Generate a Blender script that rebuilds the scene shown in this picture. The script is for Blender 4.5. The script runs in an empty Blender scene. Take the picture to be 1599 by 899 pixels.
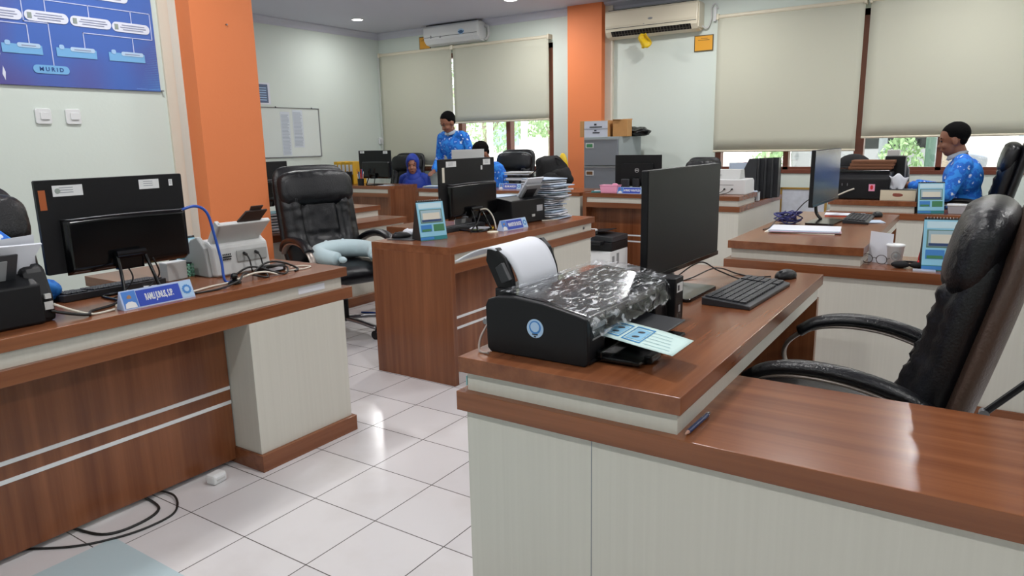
import bpy, bmesh, math, random
from mathutils import Vector, Matrix, Euler, noise
C = bpy.context.scene.collection
S = bpy.context.scene
PI = math.pi
R = math.radians
random.seed(7)

# ------------------------------------------------------------------ camera, world, lights, exposure
def make_camera():
    yaw, pitch, roll = R(33.7), R(-11.75), R(-1.2)
    f = Vector((-math.sin(yaw)*math.cos(pitch), math.cos(yaw)*math.cos(pitch), math.sin(pitch)))
    r = Vector((math.cos(yaw), math.sin(yaw), 0)); u = r.cross(f)
    r2 = math.cos(roll)*r + math.sin(roll)*u; u2 = -math.sin(roll)*r + math.cos(roll)*u
    m = Matrix((r2, u2, -f)).transposed().to_4x4(); m.translation = Vector((0, 0, 1.27))
    cd = bpy.data.cameras.new('camera'); cd.sensor_width = 36; cd.lens = 1100/1599*36
    cd.clip_start = 0.05; cd.clip_end = 300
    o = bpy.data.objects.new('camera', cd); C.objects.link(o); o.matrix_world = m
    S.camera = o
make_camera()
S.view_settings.view_transform = 'Standard'; S.view_settings.look = 'None'
S.view_settings.gamma = 1; S.view_settings.use_curve_mapping = False
S.view_settings.exposure = 0.0
w = bpy.data.worlds.new('World'); S.world = w; w.use_nodes = True
w.node_tree.nodes['Background'].inputs[0].default_value = (0.86, 0.94, 1.0, 1)
w.node_tree.nodes['Background'].inputs[1].default_value = 3.4
sd = bpy.data.lights.new('sun', 'SUN'); sd.energy = 5.0; sd.angle = R(2); sd.color = (1, .96, .88)
so = bpy.data.objects.new('sun', sd); C.objects.link(so); so.rotation_euler = (R(38), 0, R(-25)); so.location = (0, 0, 12)
ROOM_L, ROOM_R, ROOM_F, ROOM_B, CEIL = -7.8, 3.4, -2.6, 8.2, 2.88
LAMPS = [(-7.05, 7.05), (-4.77, 7.25), (-2.5, 7.1), (-0.2, 7.1), (2.1, 7.1),
         (-5.6, 4.6), (-3.2, 4.6), (-0.9, 4.6), (1.4, 4.6),
         (-3.2, 2.0), (-1.2, 2.0), (1.2, 2.0), (-3.0, -0.6), (-0.9, -0.6), (1.4, -0.6)]
LAMP_W = 23

# ------------------------------------------------------------------ materials
def hexc(h, a=1):
    c = [int(h[i:i+2], 16)/255 for i in (0, 2, 4)]
    return tuple((x/12.92 if x <= .04045 else ((x+.055)/1.055)**2.4) for x in c) + (a,)
MATS = {}
def mat(name, col, rough=.5, metal=0, coat=0, spec=.5, bump=0, bscale=200, alpha=1, var=0, vscale=5, sheen=0):
    if name in MATS: return MATS[name]
    m = bpy.data.materials.new(name); m.use_nodes = True; MATS[name] = m
    nt = m.node_tree; b = nt.nodes['Principled BSDF']
    c = hexc(col) if isinstance(col, str) else col
    b.inputs['Base Color'].default_value = c
    b.inputs['Roughness'].default_value = rough; b.inputs['Metallic'].default_value = metal
    b.inputs['Coat Weight'].default_value = coat; b.inputs['Specular IOR Level'].default_value = spec
    b.inputs['Alpha'].default_value = alpha
    if sheen: b.inputs['Sheen Weight'].default_value = sheen
    tc = nt.nodes.new('ShaderNodeTexCoord')
    if bump:
        n = nt.nodes.new('ShaderNodeTexNoise'); n.inputs['Scale'].default_value = bscale; n.inputs['Detail'].default_value = 3
        nt.links.new(tc.outputs['Object'], n.inputs['Vector'])
        bu = nt.nodes.new('ShaderNodeBump'); bu.inputs['Strength'].default_value = bump; bu.inputs['Distance'].default_value = .01
        nt.links.new(n.outputs['Fac'], bu.inputs['Height']); nt.links.new(bu.outputs['Normal'], b.inputs['Normal'])
    if var:
        n = nt.nodes.new('ShaderNodeTexNoise'); n.inputs['Scale'].default_value = vscale; n.inputs['Detail'].default_value = 4
        nt.links.new(tc.outputs['Object'], n.inputs['Vector'])
        mx = nt.nodes.new('ShaderNodeMix'); mx.data_type = 'RGBA'
        mx.inputs[6].default_value = tuple(x*(1-var) for x in c[:3])+(1,); mx.inputs[7].default_value = tuple(min(1, x*(1+var)) for x in c[:3])+(1,)
        nt.links.new(n.outputs['Fac'], mx.inputs[0]); nt.links.new(mx.outputs[2], b.inputs['Base Color'])
    return m
def wood(name, axis, dark='61351e', light='8f5939', rough=.24):
    """veneer; grain runs along the given axis"""
    m = bpy.data.materials.new(name); m.use_nodes = True; nt = m.node_tree; b = nt.nodes['Principled BSDF']
    tc = nt.nodes.new('ShaderNodeTexCoord'); mp = nt.nodes.new('ShaderNodeMapping')
    s = [26, 26, 26]; s[axis] = .9
    mp.inputs['Scale'].default_value = s
    nt.links.new(tc.outputs['Object'], mp.inputs['Vector'])
    n = nt.nodes.new('ShaderNodeTexNoise'); n.inputs['Scale'].default_value = 1; n.inputs['Detail'].default_value = 6; n.inputs['Roughness'].default_value = .62
    nt.links.new(mp.outputs['Vector'], n.inputs['Vector'])
    mp2 = nt.nodes.new('ShaderNodeMapping'); s2 = [5, 5, 5]; s2[axis] = .35; mp2.inputs['Scale'].default_value = s2
    nt.links.new(tc.outputs['Object'], mp2.inputs['Vector'])
    n2 = nt.nodes.new('ShaderNodeTexNoise'); n2.inputs['Scale'].default_value = 1; n2.inputs['Detail'].default_value = 2
    nt.links.new(mp2.outputs['Vector'], n2.inputs['Vector'])
    ad = nt.nodes.new('ShaderNodeMath'); ad.operation = 'MULTIPLY_ADD'; ad.inputs[1].default_value = .55
    nt.links.new(n.outputs['Fac'], ad.inputs[0])
    mu = nt.nodes.new('ShaderNodeMath'); mu.operation = 'MULTIPLY'; mu.inputs[1].default_value = .45
    nt.links.new(n2.outputs['Fac'], mu.inputs[0]); nt.links.new(mu.outputs[0], ad.inputs[2])
    cr = nt.nodes.new('ShaderNodeValToRGB'); cr.color_ramp.elements[0].position = .34; cr.color_ramp.elements[1].position = .68
    cr.color_ramp.elements[0].color = hexc(dark); cr.color_ramp.elements[1].color = hexc(light)
    nt.links.new(ad.outputs[0], cr.inputs[0]); nt.links.new(cr.outputs[0], b.inputs['Base Color'])
    b.inputs['Roughness'].default_value = rough; b.inputs['Specular IOR Level'].default_value = .5
    MATS[name] = m; return m
WX, WY, WZ = wood('wood_grain_x', 0), wood('wood_grain_y', 1), wood('wood_grain_z', 2)
def cream_mat():
    m = mat('cream_laminate', 'c9c3b2', .38); nt = m.node_tree; b = nt.nodes['Principled BSDF']
    tc = nt.nodes.new('ShaderNodeTexCoord'); mp = nt.nodes.new('ShaderNodeMapping'); mp.inputs['Scale'].default_value = (90, 90, 1.2)
    n = nt.nodes.new('ShaderNodeTexNoise'); n.inputs['Scale'].default_value = 1; n.inputs['Detail'].default_value = 3
    nt.links.new(tc.outputs['Object'], mp.inputs['Vector']); nt.links.new(mp.outputs['Vector'], n.inputs['Vector'])
    cr = nt.nodes.new('ShaderNodeValToRGB'); cr.color_ramp.elements[0].color = hexc('c6c4ba'); cr.color_ramp.elements[1].color = hexc('cac8be')
    cr.color_ramp.elements[0].position = .3; cr.color_ramp.elements[1].position = .7
    nt.links.new(n.outputs['Fac'], cr.inputs[0]); nt.links.new(cr.outputs[0], b.inputs['Base Color']); return m
CREAM = cream_mat()
def floor_mat():
    m = mat('floor_tile', 'd4d2d4', .16); nt = m.node_tree; b = nt.nodes['Principled BSDF']; N = nt.nodes; L = nt.links
    ge = N.new('ShaderNodeNewGeometry')
    mp = N.new('ShaderNodeMapping'); mp.inputs['Location'].default_value = (2.241, -1.27, 0)
    L.new(ge.outputs['Position'], mp.inputs['Vector'])
    br = N.new('ShaderNodeTexBrick'); br.offset = 0; br.squash = 1
    br.inputs['Scale'].default_value = 1; br.inputs['Brick Width'].default_value = .3025; br.inputs['Row Height'].default_value = .3025
    br.inputs['Mortar Size'].default_value = .0022; br.inputs['Mortar Smooth'].default_value = .3; br.inputs['Bias'].default_value = 0
    br.inputs['Color1'].default_value = hexc('d8d5d6'); br.inputs['Color2'].default_value = hexc('d0cdcf'); br.inputs['Mortar'].default_value = hexc('55504e')
    L.new(mp.outputs['Vector'], br.inputs['Vector'])
    no = N.new('ShaderNodeTexNoise'); no.inputs['Scale'].default_value = 3; no.inputs['Detail'].default_value = 6
    L.new(ge.outputs['Position'], no.inputs['Vector'])
    cr = N.new('ShaderNodeValToRGB'); cr.color_ramp.elements[0].position = .25; cr.color_ramp.elements[1].position = .5
    cr.color_ramp.elements[0].color = (.8, .77, .74, 1); cr.color_ramp.elements[1].color = (1, 1, 1, 1)
    L.new(no.outputs['Fac'], cr.inputs[0])
    mx = N.new('ShaderNodeMix'); mx.data_type = 'RGBA'; mx.blend_type = 'MULTIPLY'; mx.inputs[0].default_value = .6
    L.new(br.outputs['Color'], mx.inputs[6]); L.new(cr.outputs[0], mx.inputs[7])
    L.new(mx.outputs[2], b.inputs['Base Color'])
    bu = N.new('ShaderNodeBump'); bu.invert = True; bu.inputs['Strength'].default_value = .4; bu.inputs['Distance'].default_value = .002
    L.new(br.outputs['Fac'], bu.inputs['Height']); L.new(bu.outputs['Normal'], b.inputs['Normal'])
    return m
def glass_mat(name, tint=(1, 1, 1, 1), refl=.08, rough=.0):
    m = bpy.data.materials.new(name); m.use_nodes = True; nt = m.node_tree; nt.nodes.clear()
    o = nt.nodes.new('ShaderNodeOutputMaterial'); t = nt.nodes.new('ShaderNodeBsdfTransparent'); g = nt.nodes.new('ShaderNodeBsdfGlossy')
    t.inputs[0].default_value = tint; g.inputs['Roughness'].default_value = rough
    x = nt.nodes.new('ShaderNodeMixShader'); x.inputs[0].default_value = refl
    nt.links.new(t.outputs[0], x.inputs[1]); nt.links.new(g.outputs[0], x.inputs[2]); nt.links.new(x.outputs[0], o.inputs[0])
    MATS[name] = m; return m
def emit_mat(name, col, st):
    m = bpy.data.materials.new(name); m.use_nodes = True; nt = m.node_tree; b = nt.nodes['Principled BSDF']
    b.inputs['Emission Color'].default_value = col; b.inputs['Emission Strength'].default_value = st; b.inputs['Base Color'].default_value = col
    MATS[name] = m; return m
def blind_mat():
    m = bpy.data.materials.new('blind_fabric'); m.use_nodes = True; nt = m.node_tree; nt.nodes.clear()
    o = nt.nodes.new('ShaderNodeOutputMaterial'); d = nt.nodes.new('ShaderNodeBsdfDiffuse'); t = nt.nodes.new('ShaderNodeBsdfTranslucent')
    d.inputs[0].default_value = hexc('cbcbbb'); t.inputs[0].default_value = hexc('c4c6b0')
    x = nt.nodes.new('ShaderNodeMixShader'); x.inputs[0].default_value = .1
    nt.links.new(d.outputs[0], x.inputs[1]); nt.links.new(t.outputs[0], x.inputs[2]); nt.links.new(x.outputs[0], o.inputs[0])
    MATS['blind'] = m; return m
BLIND = blind_mat()
def batik_mat():
    m = mat('batik', '1163c8', .75); nt = m.node_tree; b = nt.nodes['Principled BSDF']; N = nt.nodes; L = nt.links
    tc = N.new('ShaderNodeTexCoord')
    v = N.new('ShaderNodeTexVoronoi'); v.inputs['Scale'].default_value = 17; v.feature = 'F1'
    n = N.new('ShaderNodeTexNoise'); n.inputs['Scale'].default_value = 30; n.inputs['Detail'].default_value = 2
    mixv = N.new('ShaderNodeMix'); mixv.data_type = 'VECTOR'; mixv.inputs[0].default_value = .06
    L.new(tc.outputs['Object'], mixv.inputs[4]); L.new(tc.outputs['Object'], n.inputs['Vector']); L.new(n.outputs['Color'], mixv.inputs[5])
    L.new(mixv.outputs[1], v.inputs['Vector'])
    cr = N.new('ShaderNodeValToRGB'); e = cr.color_ramp.elements
    e[0].position = .15; e[0].color = hexc('dbe8f8'); e[1].position = .23; e[1].color = hexc('1b72dc')
    e2 = cr.color_ramp.elements.new(.5); e2.color = hexc('1260c8'); e3 = cr.color_ramp.elements.new(.62); e3.color = hexc('2b8ae6')
    L.new(v.outputs['Distance'], cr.inputs[0]); L.new(cr.outputs[0], b.inputs['Base Color']); return m
BATIK = batik_mat()
WALL = mat('wall_paint', 'd2dbd4', .75, bump=.05, bscale=60)
WALLW = mat('wall_paint_warm', 'd6cfc0', .75)
ORANGE = mat('orange_paint', 'e0804c', .65, bump=.05, bscale=60)
CEILM = mat('ceiling_paint', 'c2c3d0', .8)
WHITE = mat('white_plastic', 'dcdedf', .35)
OFFW = mat('ivory_plastic', 'd8d0bb', .4)
GREYW = mat('light_grey_plastic', 'c2c3c2', .4)
GREYM = mat('mid_grey_plastic', '8a8c8e', .45)
BLACK = mat('black_plastic', '0c0d11', .45, bump=.03, bscale=900, spec=.35)
BLACKG = mat('black_gloss_plastic', '08090b', .16, spec=.45)
SCREEN = mat('monitor_screen', '19191b', .38, spec=.25)
SCREENB = mat('monitor_screen_pale', '2a3038', .2)
CHARC = mat('charcoal_plastic', '2a2c30', .4)
KEYM = mat('key_plastic', '2f3136', .5)
CHROME = mat('chrome', 'c9c9cc', .18, metal=1)
STEEL = mat('brushed_steel', '8b8c90', .35, metal=1)
LEATHER = mat('black_leather', '0b0d12', .34, bump=.2, bscale=160, spec=.42)
LEATHER_REFL = mat('black_leather_warm_reflection', '4a3a32', .34, bump=.2, bscale=160)  # black leather, its warm brown reflection put into the base colour
PAPER = mat('paper', 'd9dce4', .7)
PAPER2 = mat('paper_bluish', 'b9c9dd', .7)
PAPERC = mat('paper_cream', 'd6d2c4', .75)
PRINTL = mat('print_grey', '7d838c', .7)
INK = mat('print_ink', '2b3038', .6)
BLUEP = mat('nameplate_blue', '1b3fae', .35)
LBLUE = mat('label_pale_blue', 'a9c8e6', .4)
MBLUE = mat('emblem_blue', '3b7fc4', .4)
CYAN = mat('calendar_cyan', '5fb3d8', .4)
TEAL = mat('calendar_teal', '2b7f86', .4)
PALEC = mat('calendar_pale', 'c3dfea', .4)
SKYB = mat('picture_sky', '9fb9c4', .5)
GREEN = mat('picture_green', '3f7f55', .5)
PINK = mat('pink_plastic', 'e39ab8', .4)
RED = mat('red_plastic', 'c8202a', .4)
YELLOW = mat('yellow_plastic', 'e6c21e', .45)
AMBER = mat('amber_sign', 'e0a02a', .5)
CARD = mat('cardboard', 'b98a55', .8, var=.08, vscale=20)
BROWNF = mat('window_frame_brown', '6b3a28', .4)
CABG = mat('cabinet_grey', '7e838b', .4, metal=.1)
CABL = mat('cabinet_grey_light', '98a0a3', .4, metal=.1)
GOLD = mat('gold_frame', 'b08f4c', .35, metal=.5)
SKIN = mat('skin', '8a5b45', .5)
SKINW = mat('skin_woman', 'a5705a', .5)
HAIR = mat('hair', '070607', .9, bump=.4, bscale=120, spec=.15)
NAVY = mat('navy_trousers', '1a2238', .8)
HIJAB = mat('hijab_blue', '1a3aa0', .6)
FABB = mat('black_fabric', '101114', .85, bump=.3, bscale=90)
PLUSH = mat('pale_plush', 'bcd2d8', .9, bump=.3, bscale=250)
CABLEK = mat('black_cable', '141414', .45)
CABLEB = mat('blue_cable', '1f4fae', .4)
CABLEW = mat('white_cable', 'cfcabd', .45)
CABLEV = mat('violet_cable', '3c3f7c', .45)
MINT = mat('mint_plastic', '8fd0b4', .4)
BROWNT = mat('dark_brown_plastic', '2d211d', .4)
LEAF = mat('leaf_green', '9dbb88', .7, var=.3, vscale=3)
BARK = mat('bark', '8d8272', .9)
PAVE = mat('outdoor_paving', 'c9c4b8', .9)
HOUSE = mat('outdoor_wall', 'e4e2da', .85)
GLASS = glass_mat('window_glass')
CLEARP = glass_mat('clear_plastic', (.92, .94, .98, 1), .18, .1)
BROWNG = glass_mat('smoked_plastic', (.25, .2, .16, 1), .25, .15)
BULB = emit_mat('lamp_diffuser', (1, .97, .92, 1), 9)

# ------------------------------------------------------------------ mesh helpers
def bx(bm, x0, x1, y0, y1, z0, z1, mi=0, M=None):
    r = bmesh.ops.create_cube(bm, size=1)
    T = Matrix.Translation(((x0+x1)/2, (y0+y1)/2, (z0+z1)/2)) @ Matrix.Diagonal((abs(x1-x0), abs(y1-y0), abs(z1-z0), 1))
    if M is not None: T = M @ T
    bmesh.ops.transform(bm, matrix=T, verts=r['verts'])
    for f in {f for v in r['verts'] for f in v.link_faces}: f.material_index = mi
    return r['verts']
def prism(bm, pts, d0, d1, plane='xz', mi=0, M=None):
    """extrude a 2D outline; plane xz extrudes along y, xy along z, yz along x"""
    def P(a, b, d):
        v = {'xz': (a, d, b), 'xy': (a, b, d), 'yz': (d, a, b)}[plane]
        return (M @ Vector(v)) if M is not None else Vector(v)
    A = [bm.verts.new(P(a, b, d0)) for a, b in pts]; B = [bm.verts.new(P(a, b, d1)) for a, b in pts]
    fs = [bm.faces.new(A), bm.faces.new(B[::-1])]
    n = len(pts)
    for i in range(n): fs.append(bm.faces.new((A[i], B[i], B[(i+1) % n], A[(i+1) % n])))
    for f in fs: f.material_index = mi
    bmesh.ops.recalc_face_normals(bm, faces=fs)
def cyl(bm, p0, p1, r0, r1=None, n=20, mi=0, caps=True):
    p0, p1 = Vector(p0), Vector(p1); d = p1-p0
    r1 = r0 if r1 is None else r1
    q = d.to_track_quat('Z', 'Y').to_matrix().to_4x4()
    r = bmesh.ops.create_cone(bm, cap_ends=caps, segments=n, radius1=max(r0, 1e-5), radius2=max(r1, 1e-5), depth=d.length,
                              matrix=Matrix.Translation((p0+p1)/2) @ q)
    for f in {f for v in r['verts'] for f in v.link_faces}: f.material_index = mi
def ell(bm, c, s, n=16, mi=0, M=None):
    T = Matrix.Translation(c) @ (M if M is not None else Matrix.Identity(4)) @ Matrix.Diagonal((s[0], s[1], s[2], 1))
    r = bmesh.ops.create_uvsphere(bm, u_segments=n, v_segments=max(6, n//2+2), radius=1, matrix=T)
    for f in {f for v in r['verts'] for f in v.link_faces}: f.material_index = mi
def lathe(bm, prof, c=(0, 0, 0), n=28, mi=0, cap=True):
    rings = []
    for r, z in prof:
        rings.append([bm.verts.new((c[0]+r*math.cos(2*PI*k/n), c[1]+r*math.sin(2*PI*k/n), c[2]+z)) for k in range(n)])
    fs = []
    for a, b in zip(rings, rings[1:]):
        for k in range(n): fs.append(bm.faces.new((a[k], a[(k+1) % n], b[(k+1) % n], b[k])))
    if cap: fs += [bm.faces.new(rings[0][::-1]), bm.faces.new(rings[-1])]
    for f in fs: f.material_index = mi
def smoothpath(pts, k=6):
    pts = [Vector(p) for p in pts]; out = []
    for i in range(len(pts)-1):
        p0 = pts[max(i-1, 0)]; p1 = pts[i]; p2 = pts[i+1]; p3 = pts[min(i+2, len(pts)-1)]
        for j in range(k):
            t = j/k
            out.append(.5*((2*p1)+(-p0+p2)*t+(2*p0-5*p1+4*p2-p3)*t*t+(-p0+3*p1-3*p2+p3)*t**3))
    out.append(pts[-1]); return out
def tube(bm, pts, r, n=8, k=6, mi=0, flat=None, closed=False):
    """swept tube; flat=(w,h) sweeps an ellipse with w across and h up"""
    P = smoothpath(pts, k) if k > 1 else [Vector(p) for p in pts]
    rings = []; up = Vector((0, 0, 1))
    for i, p in enumerate(P):
        t = (P[min(i+1, len(P)-1)]-P[max(i-1, 0)])
        if t.length < 1e-9: t = Vector((1, 0, 0))
        t.normalize()
        if i == 0:
            a = t.cross(up)
            if a.length < .1: a = t.cross(Vector((1, 0, 0)))
        else: a = a - t*a.dot(t)
        a.normalize(); b = t.cross(a)
        ra, rb = (flat if flat else (r, r))
        if callable(r) and not flat: ra = rb = r(i/(len(P)-1))
        rings.append([bm.verts.new(p + a*ra*math.cos(2*PI*j/n) + b*rb*math.sin(2*PI*j/n)) for j in range(n)])
    fs = []
    for A, B in zip(rings, rings[1:]):
        for j in range(n): fs.append(bm.faces.new((A[j], A[(j+1) % n], B[(j+1) % n], B[j])))
    fs += [bm.faces.new(rings[0][::-1]), bm.faces.new(rings[-1])]
    for f in fs: f.material_index = mi
def grid(bm, fn, nu, nv, mi=0):
    V = [[bm.verts.new(fn(i/nu, j/nv)) for i in range(nu+1)] for j in range(nv+1)]
    for j in range(nv):
        for i in range(nu):
            f = bm.faces.new((V[j][i], V[j][i+1], V[j+1][i+1], V[j+1][i])); f.material_index = mi
def cushion(bm, w, h, d, nu=20, nv=20, M=None, fn=None, p=4.0, mi=0):
    """soft cushion: rounded-rectangle outline w (y) by h (z), thickness d (x, bulging both ways); fn(u,v,side)->extra x"""
    M = M or Matrix.Identity(4)
    def pt(i, j, s):
        u = -1+2*i/nu; v = -1+2*j/nv
        uu = math.sin(u*PI/2); vv = math.sin(v*PI/2)
        m = max(abs(uu), abs(vv))
        L = (abs(uu)**p+abs(vv)**p)**(1/p)
        k = m/L if L > 0 else 1
        y, z = uu*k, vv*k
        th = max(0, 1-(abs(y)**p+abs(z)**p))**(.5)
        x = s*d/2*th
        if fn: x += fn(y, z, s)*(th if th < 1 else 1)
        return M @ Vector((x, y*w/2, z*h/2))
    top = [[bm.verts.new(pt(i, j, 1)) for i in range(nu+1)] for j in range(nv+1)]
    bot = [[top[j][i] if i in (0, nu) or j in (0, nv) else bm.verts.new(pt(i, j, -1)) for i in range(nu+1)] for j in range(nv+1)]
    for j in range(nv):
        for i in range(nu):
            a = bm.faces.new((top[j][i], top[j][i+1], top[j+1][i+1], top[j+1][i])); a.material_index = mi
            q = (bot[j][i], bot[j+1][i], bot[j+1][i+1], bot[j][i+1])
            try: bm.faces.new(q).material_index = mi
            except ValueError: pass
def obj(name, bm, m, parent=None, smooth=False, bevel=0, label=None, kind=None):
    me = bpy.data.meshes.new(name); bm.to_mesh(me); bm.free()
    for mm in (m if isinstance(m, (list, tuple)) else [m]): me.materials.append(mm)
    if smooth:
        for p in me.polygons: p.use_smooth = True
    o = bpy.data.objects.new(name, me); C.objects.link(o)
    if parent: o.parent = parent
    if bevel:
        b = o.modifiers.new('bevel', 'BEVEL'); b.width = bevel; b.segments = 2; b.limit_method = 'ANGLE'; b.angle_limit = R(40)
    if smooth == 'auto':
        for p in me.polygons: p.use_smooth = False
    if label: o['label'] = label
    if kind: o['kind'] = kind
    return o
def NB(): return bmesh.new()
def thing(name, label, cat, loc=(0, 0, 0), rz=0, group=None):
    o = bpy.data.objects.new(name, None); C.objects.link(o); o.empty_display_size = .05
    o.location = loc; o.rotation_euler = (0, 0, rz); o['label'] = label; o['category'] = cat
    if group: o['group'] = group
    return o
def tag(o, label, cat, group=None):
    o['label'] = label; o['category'] = cat
    if group: o['group'] = group
    return o
def struct(name, bm, m, parent=None, bevel=0, label=None):
    o = obj(name, bm, m, parent, bevel=bevel); 
    if not parent: o['kind'] = 'structure'
    if label: o['label'] = label
    return o
def boxpart(name, dims, m, parent, bevel=.002, label=None, smooth=False):
    bm = NB(); bx(bm, *dims); return obj(name, bm, m, parent, bevel=bevel, label=label, smooth=smooth)
def text_bm(s, size, M, depth=.0004, bold=.0):
    c = bpy.data.curves.new('lettering', 'FONT'); c.body = s; c.size = size; c.extrude = depth; c.offset = bold; c.align_x = 'CENTER'; c.align_y = 'CENTER'; c.resolution_u = 3
    o = bpy.data.objects.new('lettering', c); C.objects.link(o); bpy.context.view_layer.update()
    me = bpy.data.meshes.new_from_object(o.evaluated_get(bpy.context.evaluated_depsgraph_get()))
    bm = NB(); bm.from_mesh(me); bmesh.ops.transform(bm, matrix=M, verts=bm.verts)
    bpy.data.objects.remove(o); bpy.data.meshes.remove(me); return bm
def basis(o, ux, uy):
    ux, uy = Vector(ux).normalized(), Vector(uy).normalized(); uz = ux.cross(uy)
    m = Matrix((ux, uy, uz)).transposed().to_4x4(); m.translation = Vector(o); return m
def copy_tree(o, parent=None):
    c = o.copy(); C.objects.link(c)
    if parent: c.parent = parent
    for ch in list(o.children): copy_tree(ch, c)
    return c
def rrect(w, h, r, n=5):
    out = []
    for cx, cy, a0 in ((w/2-r, h/2-r, 0), (-w/2+r, h/2-r, 90), (-w/2+r, -h/2+r, 180), (w/2-r, -h/2+r, 270)):
        for i in range(n+1):
            a = R(a0+90*i/n); out.append((cx+r*math.cos(a), cy+r*math.sin(a)))
    return out

# ------------------------------------------------------------------ room shell
bm = NB(); bx(bm, ROOM_L-.2, ROOM_R+.2, ROOM_F-.2, ROOM_B+.2, -.1, 0); struct('floor', bm, floor_mat())
bm = NB(); bx(bm, -2.31, -.9, -.3, 1.035, -.01, .0012); struct('trim_9', bm, mat('blue_floor_tile', 'b4c6cc', .2), label='pale blue floor tiles beside the white ones')
bm = NB(); bx(bm, ROOM_L-.2, ROOM_R+.2, ROOM_F-.2, ROOM_B+.6, CEIL, CEIL+.15); struct('ceiling', bm, CEILM)
bm = NB(); bx(bm, ROOM_L-.2, ROOM_L, 2.9, ROOM_B+.2, 0, CEIL); struct('wall_left', bm, WALL)
NX = -4.12
bm = NB(); bx(bm, ROOM_L-.2, NX, ROOM_F, 3.02, 0, CEIL); struct('wall_left_front', bm, WALL)
bm = NB(); bx(bm, NX, NX+.015, 2.497, 2.56, 0, CEIL); struct('trim_1', bm, WALLW)
bm = NB(); bx(bm, ROOM_R, ROOM_R+.2, ROOM_F-.2, ROOM_B+.2, 0, CEIL); struct('wall_right', bm, WALL)
bm = NB(); bx(bm, ROOM_L-.2, ROOM_R+.2, ROOM_F-.2, ROOM_F, 0, CEIL); struct('wall_front', bm, WALL)
# window wall with openings
W1 = (-7.6, -4.76, .90, 2.5); W2 = (-2.61, 3.0, .90, 2.5)
bm = NB(); y0, y1 = ROOM_B, ROOM_B+.2
bx(bm, ROOM_L, ROOM_R, y0, y1, 0, .9); bx(bm, ROOM_L, ROOM_R, y0, y1, 2.5, CEIL)
for a, b in ((ROOM_L, W1[0]), (W1[1], W2[0]), (W2[1], ROOM_R)): bx(bm, a, b, y0, y1, .9, 2.5)
struct('wall_back', bm, WALL)
bm = NB(); bx(bm, NX, -3.985, 2.62, 3.06, 0, CEIL); struct('trim_2', bm, ORANGE, label='orange painted pillar on the left wall')
bm = NB(); bx(bm, -4.47, -4.0, 8.06, ROOM_B, 0, CEIL); struct('trim_3', bm, ORANGE, label='orange painted pillar between the two windows')
bm = NB(); bx(bm, -4.0, -3.9, 8.15, ROOM_B, 0, CEIL); struct('trim_4', bm, WALLW)
# cornices
def cornice(name, p0, p1, inward):
    bm = NB(); d = Vector(inward); P = [(0, 0), (.085, 0), (.085, -.015), (.06, -.03), (.03, -.055), (.015, -.085), (0, -.085)]
    A = []
    for e in (p0, p1): A.append([bm.verts.new(Vector(e)+d*a+Vector((0, 0, CEIL+b))) for a, b in P])
    n = len(P)
    for i in range(n): bm.faces.new((A[0][i], A[0][(i+1) % n], A[1][(i+1) % n], A[1][i]))
    bm.faces.new(A[0]); bm.faces.new(A[1][::-1]); bmesh.ops.recalc_face_normals(bm, faces=bm.faces)
    struct(name, bm, CEILM)
cornice('trim_5', (ROOM_L, 3.02, 0), (ROOM_L, ROOM_B, 0), (1, 0, 0))
cornice('trim_6', (ROOM_L, ROOM_B, 0), (ROOM_R, ROOM_B, 0), (0, -1, 0))
cornice('trim_7', (NX, ROOM_F, 0), (NX, 2.6, 0), (1, 0, 0))
cornice('trim_8', (ROOM_R, ROOM_F, 0), (ROOM_R, ROOM_B, 0), (-1, 0, 0))
def window(name, x0, x1, z0, z1, mulls):
    yc = ROOM_B+.05; fw = .065
    bm = NB()
    bx(bm, x0, x1, yc-.05, yc+.05, z0, z0+fw*.55); bx(bm, x0, x1, yc-.05, yc+.05, z1-fw, z1)
    bx(bm, x0, x0+fw, yc-.05, yc+.05, z0, z1); bx(bm, x1-fw, x1, yc-.05, yc+.05, z0, z1)
    for mx, mw in mulls: bx(bm, mx-mw/2, mx+mw/2, yc-.05, yc+.05, z0, z1)
    w = struct(name, bm, BROWNF)
    xs = [x0]+[m[0] for m in mulls]+[x1]
    for a, b in zip(xs, xs[1:]):
        bm = NB(); bx(bm, a+.02, b-.02, yc, yc+.006, z0+.02, z1-.02); obj('pane', bm, GLASS, w)
    bm = NB(); bx(bm, x0-.03, x1+.03, ROOM_B-.012, ROOM_B+.02, z0-.035, z0+.005); obj('sill', bm, BROWNF, w, bevel=.003)
    return w
window('window_1', *W1, [(-6.3, .07), (-5.475, .07)])
window('window_2', *W2, [(-1.83, .055), (-1.11, .09), (-.385, .05), (.5, .06), (1.4, .06), (2.2, .06)])

# downlights: two in view, the unseen rest there to light the room
for i, (x, y) in enumerate(LAMPS):
    lab = {0: 'round recessed ceiling downlight glowing near the far left corner', 1: 'recessed ceiling downlight just left of the white air conditioner end'}.get(i, 'round recessed downlight in the ceiling, unseen, there to light the room')
    t = thing('ceiling_downlight', lab, 'ceiling light', (x, y, CEIL), 0, 'recessed ceiling downlights')
    bm = NB(); lathe(bm, [(.085, 0), (.085, -.006), (.07, -.01), (.07, 0)], n=32); obj('trim_ring', bm, WHITE, t, smooth=False)
    bm = NB(); lathe(bm, [(.069, -.001), (.069, -.006), (.001, -.007)], n=32); obj('diffuser', bm, BULB, t)
    ld = bpy.data.lights.new('downlight', 'AREA'); ld.shape = 'DISK'; ld.size = .16; ld.energy = LAMP_W*(.5 if i == 0 else 1); ld.color = (1, .99, .975)
    lo = bpy.data.objects.new('downlight_glow', ld); C.objects.link(lo); lo.parent = t; lo.location = (0, 0, -.02)

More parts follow.
